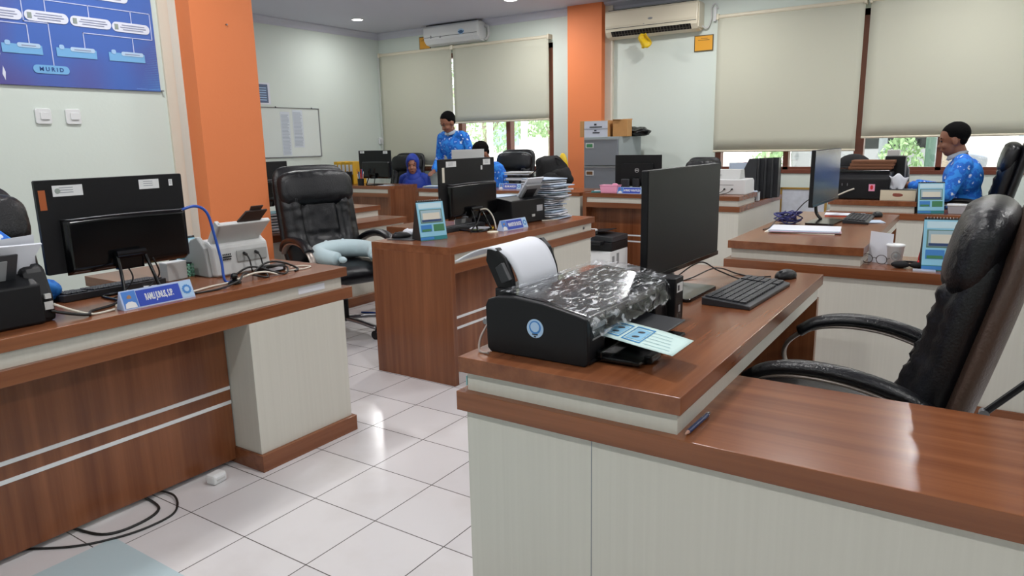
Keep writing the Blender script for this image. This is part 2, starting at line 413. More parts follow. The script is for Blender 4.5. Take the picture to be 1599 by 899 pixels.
# ------------------------------------------------------------------ desks (all share one modular design)
T0, T1, L0, L1 = .705, .745, .605, .655
def slab(name, t, x0, x1, y0, y1, z0, z1, m, bevel=.0015, label=None):
    o = t.location
    return boxpart(name, (x0-o.x, x1-o.x, y0-o.y, y1-o.y, z0, z1), m, t, bevel, label)
def strips(t, axis, pos, a, b, sgn):
    for z in (.325, .265):
        if axis == 'x': slab('inlay_strip', t, pos, pos+sgn*.003, a, b, z-.007, z+.007, WHITE, 0)
        else: slab('inlay_strip', t, a, b, pos, pos+sgn*.003, z-.007, z+.007, WHITE, 0)

# left desk (faces +x)
d = thing('office_desk', 'long brown and cream office desk at the left edge of the photo', 'desk', (-2.55, 1.4, 0), 0, 'brown and cream office desks')
slab('raised_top', d, -2.79, -2.30, .55, 2.14, T0, T1, WY)
slab('riser', d, -2.77, -2.315, .57, 2.115, L1, T0, CREAM, 0)
slab('lower_top', d, -2.79, -2.295, .55, 2.16, L0, L1, WY)
slab('front_panel', d, -2.47, -2.45, .58, 1.61, .02, L0, WZ, 0)
strips(d, 'x', -2.45, .6, 1.61, 1)
slab('pedestal', d, -2.79, -2.29, 1.615, 2.10, .07, L0, CREAM, .001)
slab('plinth', d, -2.79, -2.272, 1.605, 2.115, 0, .07, WY)
slab('end_panel', d, -2.79, -2.30, .55, .585, 0, L0, WZ)
slab('return_top', d, -3.7, -2.79, 1.70, 2.16, L0, L1, WX)
slab('return_panel', d, -3.68, -2.79, 2.09, 2.11, .07, L0, CREAM, 0)
slab('return_side', d, -3.68, -3.64, 1.72, 2.09, 0, L0, CREAM, 0)
# middle desk (faces +x)
d = thing('office_desk', 'middle brown desk with full wooden end panel, behind the left desk', 'desk', (-2.5, 3.6, 0), 0, 'brown and cream office desks')
slab('raised_top', d, -2.79, -2.235, 2.79, 4.41, T0, T1, WY)
slab('riser', d, -2.77, -2.25, 2.825, 4.385, L1, T0, CREAM, 0)
slab('lower_top', d, -2.79, -2.235, 2.825, 4.42, L0, L1, WY)
slab('end_panel', d, -2.79, -2.235, 2.79, 2.825, 0, T0, WZ)
slab('front_panel', d, -2.37, -2.35, 2.825, 3.86, .02, L0, WZ, 0)
strips(d, 'x', -2.35, 2.83, 3.86, 1)
slab('pedestal', d, -2.79, -2.245, 3.86, 4.37, .07, L0, CREAM, .001)
slab('plinth', d, -2.79, -2.225, 3.85, 4.385, 0, .07, WY)
slab('return_top', d, -3.76, -2.79, 3.93, 4.42, L0, L1, WX)
slab('return_panel', d, -3.72, -2.79, 4.36, 4.38, 0, L0, CREAM, 0)
slab('return_side', d, -3.74, -3.70, 3.95, 4.36, 0, L0, CREAM, 0)
# right foreground desk
def right_desk(label, x0, x1, y0, y1, lowx, lowy, lowdy=0, joint=None):
    """raised part x0..x1 by y0..y1; lower counter runs along its near side to lowx, depth up to lowy"""
    d = thing('office_desk', label, 'desk', ((x0+x1)/2, (y0+y1)/2, 0), 0, 'brown and cream office desks')
    slab('raised_top', d, x0, x1, y0, y1, T0, T1, WY)
    slab('riser', d, x0+.015, x1-.012, y0+.018, y1-.03, L1, T0, CREAM, 0)
    slab('lower_top', d, x0-.005, lowx, y0-lowdy-.005, lowy, L0, L1, WX)
    slab('front_panel', d, x0+.012, lowx-.015, y0-lowdy+.015, y0-lowdy+.035, .07, L0, CREAM, 0)
    slab('plinth', d, x0, lowx-.01, y0-lowdy+.005, y0-lowdy+.04, 0, .07, WX)
    slab('modesty_panel', d, x0+.012, x0+.03, lowy, y1-.035, .02, L1, WZ, 0)
    slab('end_panel', d, x0+.01, x1-.01, y1-.04, y1-.005, 0, L1, WZ, 0)
    slab('side_panel', d, x0+.012, x0+.03, y0-lowdy+.035, lowy, .0, L0, CREAM, 0)
    if joint: slab('panel_joint', d, joint, joint+.0015, y0-lowdy+.0142, y0-lowdy+.02, .07, L0, PRINTL, 0)
    slab('back_strip', d, x1-.03, lowx-.03, lowy-.04, lowy-.02, 0.0, L0, CREAM, 0)
    return d
right_desk('large foreground desk with a raised wooden top and low side counter', -1.057, -.477, 1.333, 2.876, 2.2, 1.80, 0, -.69)
right_desk('second desk on the right, behind the foreground desk and its chair', -1.075, -.437, 3.64, 5.28, 2.2, 4.06, .04)
right_desk('far right desk by the window where the seated man works', -1.055, -.415, 6.33, 7.85, 2.2, 6.72, .06)
# desks along the window side (face -y)
d = thing('office_desk', 'far desk in front of the grey filing cabinet with white inlay lines', 'desk', (-2.6, 6.7, 0), 0, 'brown and cream office desks')
slab('raised_top', d, -3.37, -1.80, 6.38, 6.98, T0, T1, WX)
slab('riser', d, -3.33, -1.815, 6.395, 6.96, L1, T0, CREAM, 0)
slab('lower_top', d, -3.33, -1.79, 6.37, 6.98, L0, L1, WX)
slab('end_panel', d, -3.37, -3.33, 6.38, 6.98, 0, T0, WZ)
slab('front_panel', d, -3.33, -2.36, 6.5, 6.52, .02, L0, WZ, 0)
strips(d, 'y', 6.5, -3.33, -2.36, -1)
slab('pedestal', d, -2.36, -1.80, 6.385, 6.96, .07, L0, CREAM, .001)
slab('plinth', d, -2.37, -1.79, 6.375, 6.97, 0, .07, WX)
slab('return_top', d, -2.24, -1.79, 6.98, 7.95, L0, L1, WY)
slab('return_body', d, -1.83, -1.80, 6.96, 7.93, 0, L0, CREAM, 0)
d = thing('office_desk', 'far wooden desk before the left window, by the seated man in blue', 'desk', (-4.6, 6.8, 0), 0, 'brown and cream office desks')
slab('raised_top', d, -5.64, -3.43, 6.42, 7.0, T0, T1, WX)
slab('riser', d, -5.60, -4.02, 6.435, 6.98, L1, T0, CREAM, 0)
slab('lower_top', d, -5.60, -4.02, 6.42, 7.0, L0, L1, WX)
slab('end_panel', d, -5.64, -5.60, 6.42, 7.0, 0, T0, WZ)
slab('front_panel', d, -5.60, -4.02, 6.52, 6.54, .02, L0, WZ, 0)
strips(d, 'y', 6.52, -5.6, -4.02, -1)
slab('pedestal', d, -4.02, -3.43, 6.435, 6.98, .07, T0, CREAM, .001)
slab('plinth', d, -4.03, -3.43, 6.425, 6.98, 0, .07, WX)
d = thing('office_desk', 'far left desk where the woman in a blue headscarf sits', 'desk', (-6.9, 6.9, 0), 0, 'brown and cream office desks')
slab('raised_top', d, -7.76, -6.235, 6.62, 7.14, T0, T1, WX)
slab('riser', d, -7.74, -6.275, 6.635, 7.12, L1, T0, CREAM, 0)
slab('lower_top', d, -7.76, -6.275, 6.62, 7.13, L0, L1, WX)
slab('end_panel', d, -6.275, -6.235, 6.62, 7.14, 0, T0, WZ)
slab('front_panel', d, -7.74, -6.275, 6.75, 6.77, .02, L0, WZ, 0)
slab('pedestal', d, -7.76, -7.2, 6.64, 6.75, .07, L0, CREAM, .001)
# desk behind the pillar (faces +x)
d = thing('office_desk', 'stepped desk partly hidden behind the orange pillar and leather chair', 'desk', (-4.5, 3.9, 0), 0, 'brown and cream office desks')
slab('raised_top', d, -4.9, -4.40, 3.2, 4.54, T0, T1, WY)
slab('riser', d, -4.88, -4.415, 3.22, 4.52, L1, T0, CREAM, 0)
slab('lower_top', d, -4.95, -4.12, 3.09, 4.56, L0, L1, WY)
slab('body', d, -4.93, -4.14, 3.11, 4.54, .07, L0, CREAM, 0)
slab('plinth', d, -4.94, -4.1, 3.1, 4.56, 0, .07, WY)

# ------------------------------------------------------------------ executive chairs
def leather_noise(v, amp, sc=14):
    return amp*noise.noise(Vector((v[0]*sc, v[1]*sc, 3.7)))
def make_chair(label, loc, rz, shell=LEATHER, group='black leather executive chairs', tilt=13.5):
    t = thing('executive_chair', label, 'chair', loc, rz, group)
    # seat
    bm = NB(); M = Matrix.Translation((.05, 0, .44)) @ Matrix.Rotation(-PI/2, 4, 'Y')
    cushion(bm, .52, .54, .13, M=M, p=5, fn=lambda y, z, s: (leather_noise((y, z), .008) - .012*math.exp(-((abs(y)-.62)/.05)**2)) if s > 0 else 0)
    obj('seat', bm, LEATHER, t, smooth=True)
    B = Matrix.Translation((-.245, 0, .50)) @ Matrix.Rotation(R(-tilt), 4, 'Y')
    # backrest cushion with seams and gathered side bolsters
    def bk(y, z, s):
        if s < 0: return 0
        seam = -.026*math.exp(-((abs(y)-.46)/.045)**2) - .020*math.exp(-((z+.30)/.04)**2)*(abs(y) < .46)
        bol = .022*(1 if abs(y) > .5 else 0)*math.sin(min(1, (abs(y)-.5)/.3 if abs(y) > .5 else 0)*PI)
        wr = .006*math.sin(z*34+6*noise.noise(Vector((y*3, z*3, 0))))*(1 if abs(y) > .55 else .12)
        return seam+bol+wr+leather_noise((y, z), .006, 6)+.02*math.exp(-((z+.55)/.25)**2)
    bm = NB(); cushion(bm, .53, .60, .11, nu=44, nv=44, M=B @ Matrix.Translation((.02, 0, .24)), p=6, fn=bk)
    obj('backrest', bm, LEATHER, t, smooth=True)
    bm = NB(); cushion(bm, .545, .735, .065, nu=24, nv=24, M=B @ Matrix.Translation((-.035, 0, .295)), p=6, fn=lambda y, z, s: -.012*(1-z*z) if s < 0 else 0)
    obj('back_shell', bm, shell, t, smooth=True)
    bm = NB(); cushion(bm, .535, .255, .135, nu=36, nv=24, M=B @ Matrix.Translation((.04, 0, .485)), p=3.6,
        fn=lambda y, z, s: (.007*math.sin(y*60+5*noise.noise(Vector((y*4, z*4, 1))))*(1 if abs(z) > .62 or abs(y) > .8 else .1)+.01*(1-abs(y))) if s > 0 else 0)
    obj('headrest', bm, LEATHER, t, smooth=True)
    for s in (-1, 1):
        bm = NB()
        tube(bm, [(-.29, s*.265, .575), (-.20, s*.285, .635), (-.08, s*.295, .668), (.04, s*.295, .672), (.13, s*.292, .652), (.185, s*.288, .615)], .03, n=12, flat=(.034, .019))
        a = obj('armrest', bm, LEATHER, t, smooth=True)
        bm = NB()
        tube(bm, [(-.29, s*.265, .552), (-.19, s*.285, .612), (-.07, s*.295, .645), (.06, s*.295, .648), (.16, s*.29, .622), (.225, s*.288, .565), (.225, s*.285, .50), (.16, s*.27, .445), (.04, s*.24, .415)], .012, n=10, flat=(.022, .008))
        obj('arm_frame', bm, mat('arm_bronze', '9a9089', .35, metal=.6), a, smooth=True)
    bm = NB(); cyl(bm, (0, 0, .09), (0, 0, .24), .03); cyl(bm, (0, 0, .24), (0, 0, .38), .016); bx(bm, -.12, .12, -.09, .09, .36, .39)
    obj('gas_column', bm, BLACK, t)
    for k in range(5):
        a = 2*PI*k/5+.3; c, s_ = math.cos(a), math.sin(a)
        bm = NB(); tube(bm, [(c*.02, s_*.02, .105), (c*.16, s_*.16, .095), (c*.30, s_*.30, .075)], .02, n=8, flat=(.022, .014))
        lg = obj('base_leg', bm, STEEL, t, smooth=True)
        bm = NB(); cyl(bm, (c*.295-s_*.022, s_*.295+c*.022, .03), (c*.295+s_*.022, s_*.295-c*.022, .03), .03, n=16); cyl(bm, (c*.295, s_*.295, .04), (c*.295, s_*.295, .08), .012, n=8)
        obj('castor', bm, BLACK, lg)
    return t
chair = make_chair('black leather chair with pale plush neck pillow on its seat', (-3.57, 3.275, 0), R(-18))
chair.scale = (1.02, 1.02, 1.0)
def place(label, loc, rz, shell=False):
    c = copy_tree(chair); c.location = loc; c.scale = (1, 1, 1); c.rotation_euler = (0, 0, rz); c['label'] = label
    if shell:
        for ch in c.children:
            if ch.name.startswith('back_shell'):
                ch.data = ch.data.copy(); ch.data.materials.clear(); ch.data.materials.append(LEATHER_REFL); ch['label'] = 'black outer shell of the backrest with a painted warm reflection'
    return c
place('large black leather chair in the right foreground with a brown reflection coloured into its shell', (-.30, 2.19, 0), R(178), True)
place('black leather chair behind the left desk monitor, cut by the left edge', (-3.12, 1.12, 0), R(0))
place('black leather chair behind the man seated by the window at far right', (-.15, 7.14, 0), R(180)).scale = (1, 1, 1.07)
place('black chair the woman in the blue headscarf sits in', (-7.02, 7.55, 0), R(-84))
place('black leather chair behind the seated man with his head bent down', (-5.11, 7.47, .03), R(-88))
place('black chair with only its top visible right of the filing cabinet', (-2.60, 7.45, 0), R(-90)).scale = (.85, .72, .93)
# neck pillow with small paws
pl = thing('neck_pillow', 'pale blue plush neck pillow with small paws on the leather chair seat', 'pillow', (-3.50, 3.25, .52), R(-18))
bm = NB(); tube(bm, [(.17, -.13, .04), (.05, -.18, .05), (-.08, -.14, .055), (-.13, 0, .06), (-.08, .14, .055), (.05, .18, .05), (.17, .13, .04)], lambda u: .042+.02*math.sin(u*PI), n=14)
obj('cushion_ring', bm, PLUSH, pl, smooth=True)
for s in (-1, 1):
    bm = NB(); ell(bm, (.2, s*.11, .035), (.035, .025, .022), 10); obj('paw', bm, PLUSH, pl, smooth=True)
    bm = NB(); ell(bm, (-.15, s*.06, .095), (.022, .02, .028), 10); obj('ear', bm, PLUSH, pl, smooth=True)

# ------------------------------------------------------------------ monitors
def aio(label, loc, rz, w, z0, z1, thin=False):
    """all-in-one computer seen from behind; back faces local +x; origin on desk top"""
    t = thing('desktop_monitor', label, 'monitor', loc, rz)
    h = z1-z0
    bm = NB(); prism(bm, [(a, b+(z0+z1)/2) for a, b in rrect(w, h, .006)], -.008, .008, 'yz'); obj('display_panel', bm, BLACK, t, bevel=.0015)
    bm = NB(); bx(bm, -.0095, -.008, -w/2+.008, w/2-.008, z0+.022, z1-.008); obj('screen', bm, SCREEN, t)
    # bulged back cover with an arched top edge
    bw, zt, zb, yo = w*.85, z0+h*.58, z0-.010, w*.045
    def f(u, v):
        y = (-.5+u)*bw+yo; top = zt+.004*(1-(2*u-1)**2); z = zb+(top-zb)*v
        e = min(1, (1-abs(2*u-1))*26); g = min(1, v*10)
        x = .008+.030*(e**.4)*(g**.5)
        return Vector((x if v < .999 else .008, y, z))
    bm = NB(); grid(bm, f, 56, 20); grid(bm, lambda u, v: f(1-u, v) if v > 2 else Vector((.008, f(1-u, v).y, f(1-u, v).z)), 28, 1)
    obj('back_cover', bm, BLACKG, t, smooth=True)
    bm = NB(); tube(bm, [f(i/20, .96)+Vector((.002, 0, .006)) for i in range(21)], .0022, n=6, k=1); obj('rim_highlight', bm, STEEL, t, smooth=True)  # bright tube imitates the highlight along the cover's top edge
    # loop stand
    hz = z0+.045
    bm = NB(); cyl(bm, (.058, -.052, hz), (.058, .052, hz), .015, n=18); bx(bm, .03, .058, -.045, .045, hz-.055, hz+.012); obj('hinge', bm, BLACKG, t, bevel=.002)
    bm = NB()
    tube(bm, [(.058, -.048, hz), (.085, -.055, hz*.6), (.112, -.066, .02), (.112, -.066, .006), (.03, -.06, .005), (-.07, -.055, .005), (-.075, 0, .005), (-.07, .055, .005), (.03, .06, .005), (.112, .066, .006), (.112, .066, .02), (.085, .055, hz*.6), (.058, .048, hz)], .006, n=8, k=4)
    tube(bm, [(.112, -.066, .007), (.118, 0, .006), (.112, .066, .007)], .006, n=8, k=4)
    obj('stand', bm, BLACKG, t, smooth=True)
    return t
def sticker(t, y, z, w, h, x=.0085, m=WHITE, qr=True, name='sticker'):
    bm = NB(); bx(bm, x, x+.0006, y-w/2, y+w/2, z-h/2, z+h/2); s = obj(name, bm, m, t)
    if qr:
        bm = NB()
        for k in range(3): bx(bm, x+.0006, x+.0009, y-w*.28, y+w*.18, z+h*(.28-.22*k)-h*.03, z+h*(.28-.22*k)+h*.03)
        obj('print', bm, PRINTL, s)
    return s
m1 = aio('wide black computer monitor seen from behind on the left desk', (-2.555, 1.312, T1), 0, .508, .121, .432)
sticker(m1, -.155, .395, .095, .036); sticker(m1, .125, .40, .075, .034); sticker(m1, .208, .401, .014, .024)
bm = NB(); bx(bm, .0085, .009, -.246, -.225, .335, .40); s = obj('sticker', bm, YELLOW and mat('orange_label', 'a5562a', .5), m1, label='orange vertical sticker')
bm = NB(); ell(bm, (.0095, -.187, .395), (.001, .009, .009), 12); obj('emblem', bm, mat('emblem_sage', '8f9a94', .5), m1)
m2 = aio('black computer monitor seen from behind on the middle desk', (-2.59, 3.425, T1), 0, .545, .088, .432)
sticker(m2, -.165, .402, .095, .032); sticker(m2, .19, .405, .075, .034); sticker(m2, .135, .372, .016, .024)
bm = NB(); bx(bm, .0085, .009, -.25, -.228, .30, .385); obj('sticker', bm, PAPERC, m2)
m3 = aio('far black computer monitor with two white stickers in front of the woman', (-6.66, 6.82, T1), R(-88), .55, .095, .445)
sticker(m3, -.21, .425, .075, .03); sticker(m3, .19, .42, .075, .036)
aio('black monitor standing right of the orange pillar', (-4.62, 3.50, T1), 0, .48, .08, .41)
# binder laid on monitor top: white board document behind middle monitor
b = thing('document_board', 'pale grey board standing upright behind the middle desk monitor', 'board', (-2.78, 3.70, T1), 0)
bm = NB(); bx(bm, -.008, .0, -.17, .17, 0.0, .48); obj('board', bm, GREYW, b, bevel=.002)
bm = NB(); bx(bm, .0, .02, -.17, .17, 0, .008); obj('ledge', bm, GREYM, b)

def slim_monitor(label, loc, rz, w, z0, z1, scr=SCREEN, base=(-.05, .14, -.17, .1), logo=None, tilt=0):
    """screen faces local +x; origin on desk top"""
    t = thing('desktop_monitor', label, 'monitor', loc, rz); h = z1-z0
    Mt = Matrix.Translation((0, 0, z0)) @ Matrix.Rotation(R(-tilt), 4, 'Y') @ Matrix.Translation((0, 0, -z0))
    bm = NB(); prism(bm, [(a, b+(z0+z1)/2) for a, b in rrect(w, h, .005)], -.022, .0, 'yz', M=Mt); prism(bm, [(a, b+(z0+z1)/2-.02) for a, b in rrect(w*.7, h*.6, .02)], -.045, -.02, 'yz', M=Mt)
    obj('housing', bm, BLACK, t, bevel=.002)
    bm = NB(); bx(bm, .0, .0015, -w/2+.004, w/2-.004, z0+.018, z1-.004, M=Mt); obj('screen', bm, scr, t)
    bm = NB(); bx(bm, .0, .004, -w/2, w/2, z0, z0+.016, M=Mt); obj('bezel', bm, BLACKG, t, bevel=.001)
    bm = NB(); tube(bm, [(-.045, 0, z0+.09), (-.055, 0, z0), (-.05, 0, .05), (-.02, 0, .012)], .01, n=10, flat=(.022, .009)); obj('neck', bm, BLACKG, t, smooth=True)
    a, b_, c, d_ = base
    bm = NB(); prism(bm, [(x+(a+b_)/2, y+(c+d_)/2) for x, y in rrect(b_-a, d_-c, .018)], .0, .012, 'xy'); obj('base_plate', bm, BLACKG, t, bevel=.002)
    return t
slim_monitor('large thin black monitor on the foreground desk with its screen turned right', (-.835, 2.34, T1), R(-2), .635, .085, .43, base=(-.06, .085, -.17, .09))
slim_monitor('tall dark monitor on the second right desk beside stacked papers', (-.80, 4.72, T1), R(-2), .70, .112, .44, SCREENB, base=(-.06, .1, -.25, .05))
dm = slim_monitor('black monitor with a round ring logo on its back near the cabinet', (-2.935, 6.77, T1), R(90), .50, .05, .365, base=(-.1, .12, -.12, .12))
bm = NB(); 
for k in range(24):
    a0, a1 = 2*PI*k/24, 2*PI*(k+1)/24
    cyl(bm, (-.046, .02*math.cos(a0), .212+.02*math.sin(a0)), (-.046, .02*math.cos(a1), .212+.02*math.sin(a1)), .0018, n=6)
obj('ring_logo', bm, WHITE, dm)
obj('logo_lettering', text_bm('DELL', .016, basis((-.0462, 0, .212), (0, -1, 0), (0, 0, 1)), .0008, .0004), WHITE, dm)
bm = NB(); bx(bm, -.075, -.045, -.035, .035, .0, .13); obj('stand_column', bm, CHARC, dm, bevel=.003)

# ------------------------------------------------------------------ keyboards, mice
def keyboard(label, loc, rz, L=.44, W=.15):
    t = thing('computer_keyboard', label, 'keyboard', loc, rz)
    bm = NB(); prism(bm, [(-W/2, 0), (W/2, 0), (W/2, .012), (W/2-.02, .016), (-W/2, .026)], -L/2, L/2, 'xz'); obj('keyboard_body', bm, CHARC, t, bevel=.003)
    bm = NB()
    rows, p = 6, (W-.022)/6
    for r in range(rows):
        x = -W/2+.008+r*p; z = .026-(x+W/2)/(W)*.010
        y = -L/2+.012
        while y < L/2-.02:
            kw = .0172
            if r == 4 and -.10 < y < 0.02: kw = .0172*5
            if not (L/2-.115 < y < L/2-.105): bx(bm, x, x+p-.003, y, min(y+kw-.0025, L/2-.01), z-.002, z+.0045)
            y += kw+.0015
    obj('keys', bm, KEYM, t)
    return t
def mouse(label, loc, rz):
    t = thing('computer_mouse', label, 'mouse', loc, rz)
    bm = NB(); ell(bm, (0, 0, .008), (.056, .031, .026), 20)
    for v in bm.verts:
        if v.co.z < 0: v.co.z = 0
    obj('mouse_body', bm, BLACK, t, smooth=True)
    bm = NB(); cyl(bm, (-.032, -.004, .026), (-.032, .004, .026), .007, n=14); obj('scroll_wheel', bm, CHARC, t)
    return t
keyboard('black keyboard lying on the foreground desk beside the mouse', (-.627, 2.38, T1), R(-3), .44, .155)
mouse('black mouse at the far corner of the foreground desk', (-.585, 2.735, T1), R(70))
keyboard('black keyboard behind the left desk monitor', (-2.72, 1.33, T1), R(180), .38, .13)
keyboard('black keyboard under the middle desk monitor', (-2.68, 3.42, T1), R(180), .42, .13)
keyboard('dark keyboard on the second right desk near the red folder', (-.62, 4.83, T1), R(2), .42, .14)
mouse('black mouse at the far end of the second right desk', (-.55, 5.10, T1), R(80))
mp = thing('mouse_pad', 'dark flat mouse pad on the near corner of the middle desk', 'mouse pad', (-2.69, 2.99, T1), R(10))
bm = NB(); prism(bm, rrect(.17, .21, .012), 0, .003, 'xy'); obj('mat_sheet', bm, CHARC, mp)
mouse('black mouse on the dark pad near the standing calendar', (-2.73, 2.97, T1+.003), R(60))
cs = thing('crumpled_tissue', 'small crumpled white tissue beside the mouse pad on middle desk', 'tissue', (-2.76, 3.07, T1+.003), 0)
bm = NB(); ell(bm, (0, 0, .018), (.05, .02, .018), 14)
for v in bm.verts: v.co += Vector((0, 0, .012*noise.noise(v.co*60))); v.co.z = max(0, v.co.z)
obj('tissue_sheet', bm, PAPER, cs, smooth=True)

# ------------------------------------------------------------------ name plates and calendars
def nameplate(label, loc, rz, L, name, photo=True, h=.062):
    t = thing('name_plate', label, 'name plate', loc, rz)
    bm = NB(); prism(bm, [(-.05, 0), (.0, 0), (-.025, h)], -L/2, L/2, 'xz'); obj('plate_body', bm, mat('nameplate_pale', 'b3c4e4', .2), t)
    up = Vector((-.025, 0, h)).normalized(); n = Vector((h, 0, .025)).normalized()
    def P(y, v, e): return Vector((0, y, 0))+up*v+n*e
    def quad(name, y0, y1, v0, v1, m, e=.0006, par=t):
        bm = NB(); f = bm.faces.new([bm.verts.new(P(a, b, e)) for a, b in ((y0, v0), (y1, v0), (y1, v1), (y0, v1))])
        r = bmesh.ops.extrude_face_region(bm, geom=[f]); bmesh.ops.translate(bm, vec=n*.0004, verts=[v for v in r['geom'] if isinstance(v, bmesh.types.BMVert)])
        return obj(name, bm, m, par)
    H = math.hypot(.025, h)
    a, b = -L/2+L*.21, L/2-L*.19
    s = quad('name_strip', a, b, H*.06, H*.90, BLUEP)
    obj('lettering', text_bm(name, .026,  basis(P((a+b)/2, H*.48, .0012), (0, 1, 0), up) @ Matrix.Diagonal(((b-a)*.9/(.026*.62*len(name)), 1.25, 1, 1)), .0004, .0008), WHITE, s)
    if photo:
        q = quad('portrait_photo', -L/2+L*.02, a-L*.01, H*.06, H*.94, mat('photo_blue', '3c78c8', .4))
        bm = NB(); c = (-L/2+a)/2
        ell(bm, P(c, H*.58, .001), (.0008, .008, .011), 12); obj('pictured_head', bm, mat('photo_skin', 'a98468', .5), q)
        bm = NB(); f = bm.faces.new([bm.verts.new(P(c+yy, vv, .0014)) for yy, vv in ((-.02, H*.07), (.02, H*.07), (.017, H*.3), (.006, H*.4), (-.006, H*.4), (-.017, H*.3))]); obj('pictured_shirt', bm, WHITE, q)
    q = quad('emblem_panel', b+L*.01, L/2-L*.01, H*.06, H*.94, LBLUE)
    bm = NB(); c = (b+L/2)/2; Mq = basis(P(c, H*.5, .0014), (0, 1, 0), up)
    pts = [((.018 if k % 2 else .0155)*math.cos(2*PI*k/24), (.018 if k % 2 else .0155)*math.sin(2*PI*k/24)) for k in range(24)]
    prism(bm, pts, 0, .0004, 'xy', M=Mq); bs = obj('emblem', bm, MBLUE, q)
    bm = NB(); prism(bm, [(.009*math.cos(2*PI*k/20), .009*math.sin(2*PI*k/20)) for k in range(20)], .0005, .0008, 'xy', M=Mq); obj('emblem_centre', bm, LBLUE, bs)
    return t
nameplate('blue and white name plate with portrait photo on the left desk', (-2.335, 1.31, T1), R(-1), .255, 'RAMLI JUNUS, S.IP.')
nameplate('tent shaped blue name plate on the middle desk beside the printer', (-2.35, 3.582, T1), R(-5), .25, 'MANSYUR BUGIS')
nameplate('blue name plate below the monitor with the round ring logo', (-2.86, 6.42, T1), R(-90), .30, 'AHMAD WAHYUDI')
nameplate('blue name plate in front of the man with bent head', (-4.42, 6.62, T1), R(-80), .27, 'SUKARDI')
def calendar(label, loc, rz, W=.165, H=.215):
    t = thing('desk_calendar', label, 'calendar', loc, rz)
    bm = NB(); lean = .045
    prism(bm, [(0, 0), (-.11, 0), (-.108, .003), (-lean-.001, H), (-lean, H)][::1], -W/2, W/2, 'xz'); obj('stand_card', bm, mat('calendar_back', '14161a', .5), t)
    up = Vector((-lean, 0, H)).normalized(); n = Vector((H, 0, lean)).normalized()
    def P(y, v, e): return Vector((0, y, 0))+up*v+n*e
    def quad(name, y0, y1, v0, v1, m, e, par):
        bm = NB(); f = bm.faces.new([bm.verts.new(P(a, b, e)) for a, b in ((y0, v0), (y1, v0), (y1, v1), (y0, v1))])
        r = bmesh.ops.extrude_face_region(bm, geom=[f]); bmesh.ops.translate(bm, vec=n*.0006, verts=[v for v in r['geom'] if isinstance(v, bmesh.types.BMVert)])
        return obj(name, bm, m, par)
    pg = quad('front_page', -W/2, W/2, .0, H*.98, mat('calendar_page', '8fc9e2', .35), .0006, t)
    quad('header', -W/2+.012, W/2-.012, H*.82, H*.95, PALEC, .0014, pg)
    quad('picture_frame', -W/2+.014, W/2-.014, H*.44, H*.79, mat('picture_border', '5d7f74', .5), .0014, pg)
    pc = quad('large_picture', -W/2+.02, W/2-.02, H*.47, H*.77, SKYB, .0022, pg)
    quad('pictured_building', -W/2+.03, W/2-.03, H*.53, H*.70, PAPERC, .003, pc)
    quad('pictured_crowd', -W/2+.022, W/2-.022, H*.475, H*.53, mat('crowd_blue', '24406e', .5), .003, pc)
    for s in (-1, 1):
        q = quad('small_picture', s*W*.235-W*.2, s*W*.235+W*.2, H*.22, H*.40, MBLUE if s < 0 else GREEN, .0014, pg)
        quad('pictured_land', s*W*.235-W*.17, s*W*.235+W*.17, H*.23, H*.29, GREEN, .0022, q)
    quad('footer_wave', -W/2, W/2, H*.0, H*.10, TEAL, .0014, pg)
    quad('footer_band', -W/2, 0, H*.02, H*.085, MBLUE, .0022, pg)
    bm = NB()
    for k in range(14):
        y = -W/2+.012+(W-.024)*k/13
        tube(bm, [(-lean+.004*math.cos(a), y, H+.004*math.sin(a)) for a in [2*PI*j/8 for j in range(9)]], .0006, n=4, k=1)
    obj('wire_binding', bm, WHITE, t)
    return t
calendar('desk calendar with building picture on the near end of middle desk', (-2.50, 2.985, T1+.0005), R(-22))
calendar('desk calendar standing in front of the seated man in patterned blue', (-.315, 6.34, L1+.0005), R(-70), .185, .24)
calendar('wire bound desk calendar on the low counter, partly behind the leather chair', (-.105, 3.69, L1+.0005), R(-80), .19, .235)

# ------------------------------------------------------------------ foreground printer with plastic film
P0 = Vector((-.885, 1.41, T1))
t = thing('inkjet_printer', 'black printer covered with clear crinkled film on the foreground desk', 'printer', P0, 0)
prof = [(-.135, .01), (-.125, .0), (.145, .0), (.152, .008), (.150, .117), (.125, .124), (.03, .142), (-.055, .150), (-.105, .146), (-.13, .137), (-.138, .12)]
bm = NB(); prism(bm, prof, 0, .018, 'xz'); prism(bm, prof, .502, .52, 'xz')
prism(bm, [(-.13, .0), (.06, .0), (.06, .115), (-.13, .115)], .018, .502, 'xz'); bx(bm, .06, .15, .018, .502, 0, .012)
bx(bm, .06, .149, .42, .502, .012, .12); bx(bm, .06, .149, .018, .10, .012, .118); bx(bm, .06, .149, .1, .42, .098, .118)
obj('body', bm, BLACK, t, bevel=.004)
bm = NB(); prism(bm, [(-.12, .116), (.148, .114), (.143, .122), (.03, .143), (-.055, .151), (-.11, .146)], .016, .504, 'xz'); obj('scanner_lid', bm, BLACKG, t, bevel=.003)
bm = NB(); bx(bm, .1505, .1515, .03, .095, .085, .098); bx(bm, .1505, .1515, .03, .095, .06, .064); obj('front_label', bm, GREYM, t)
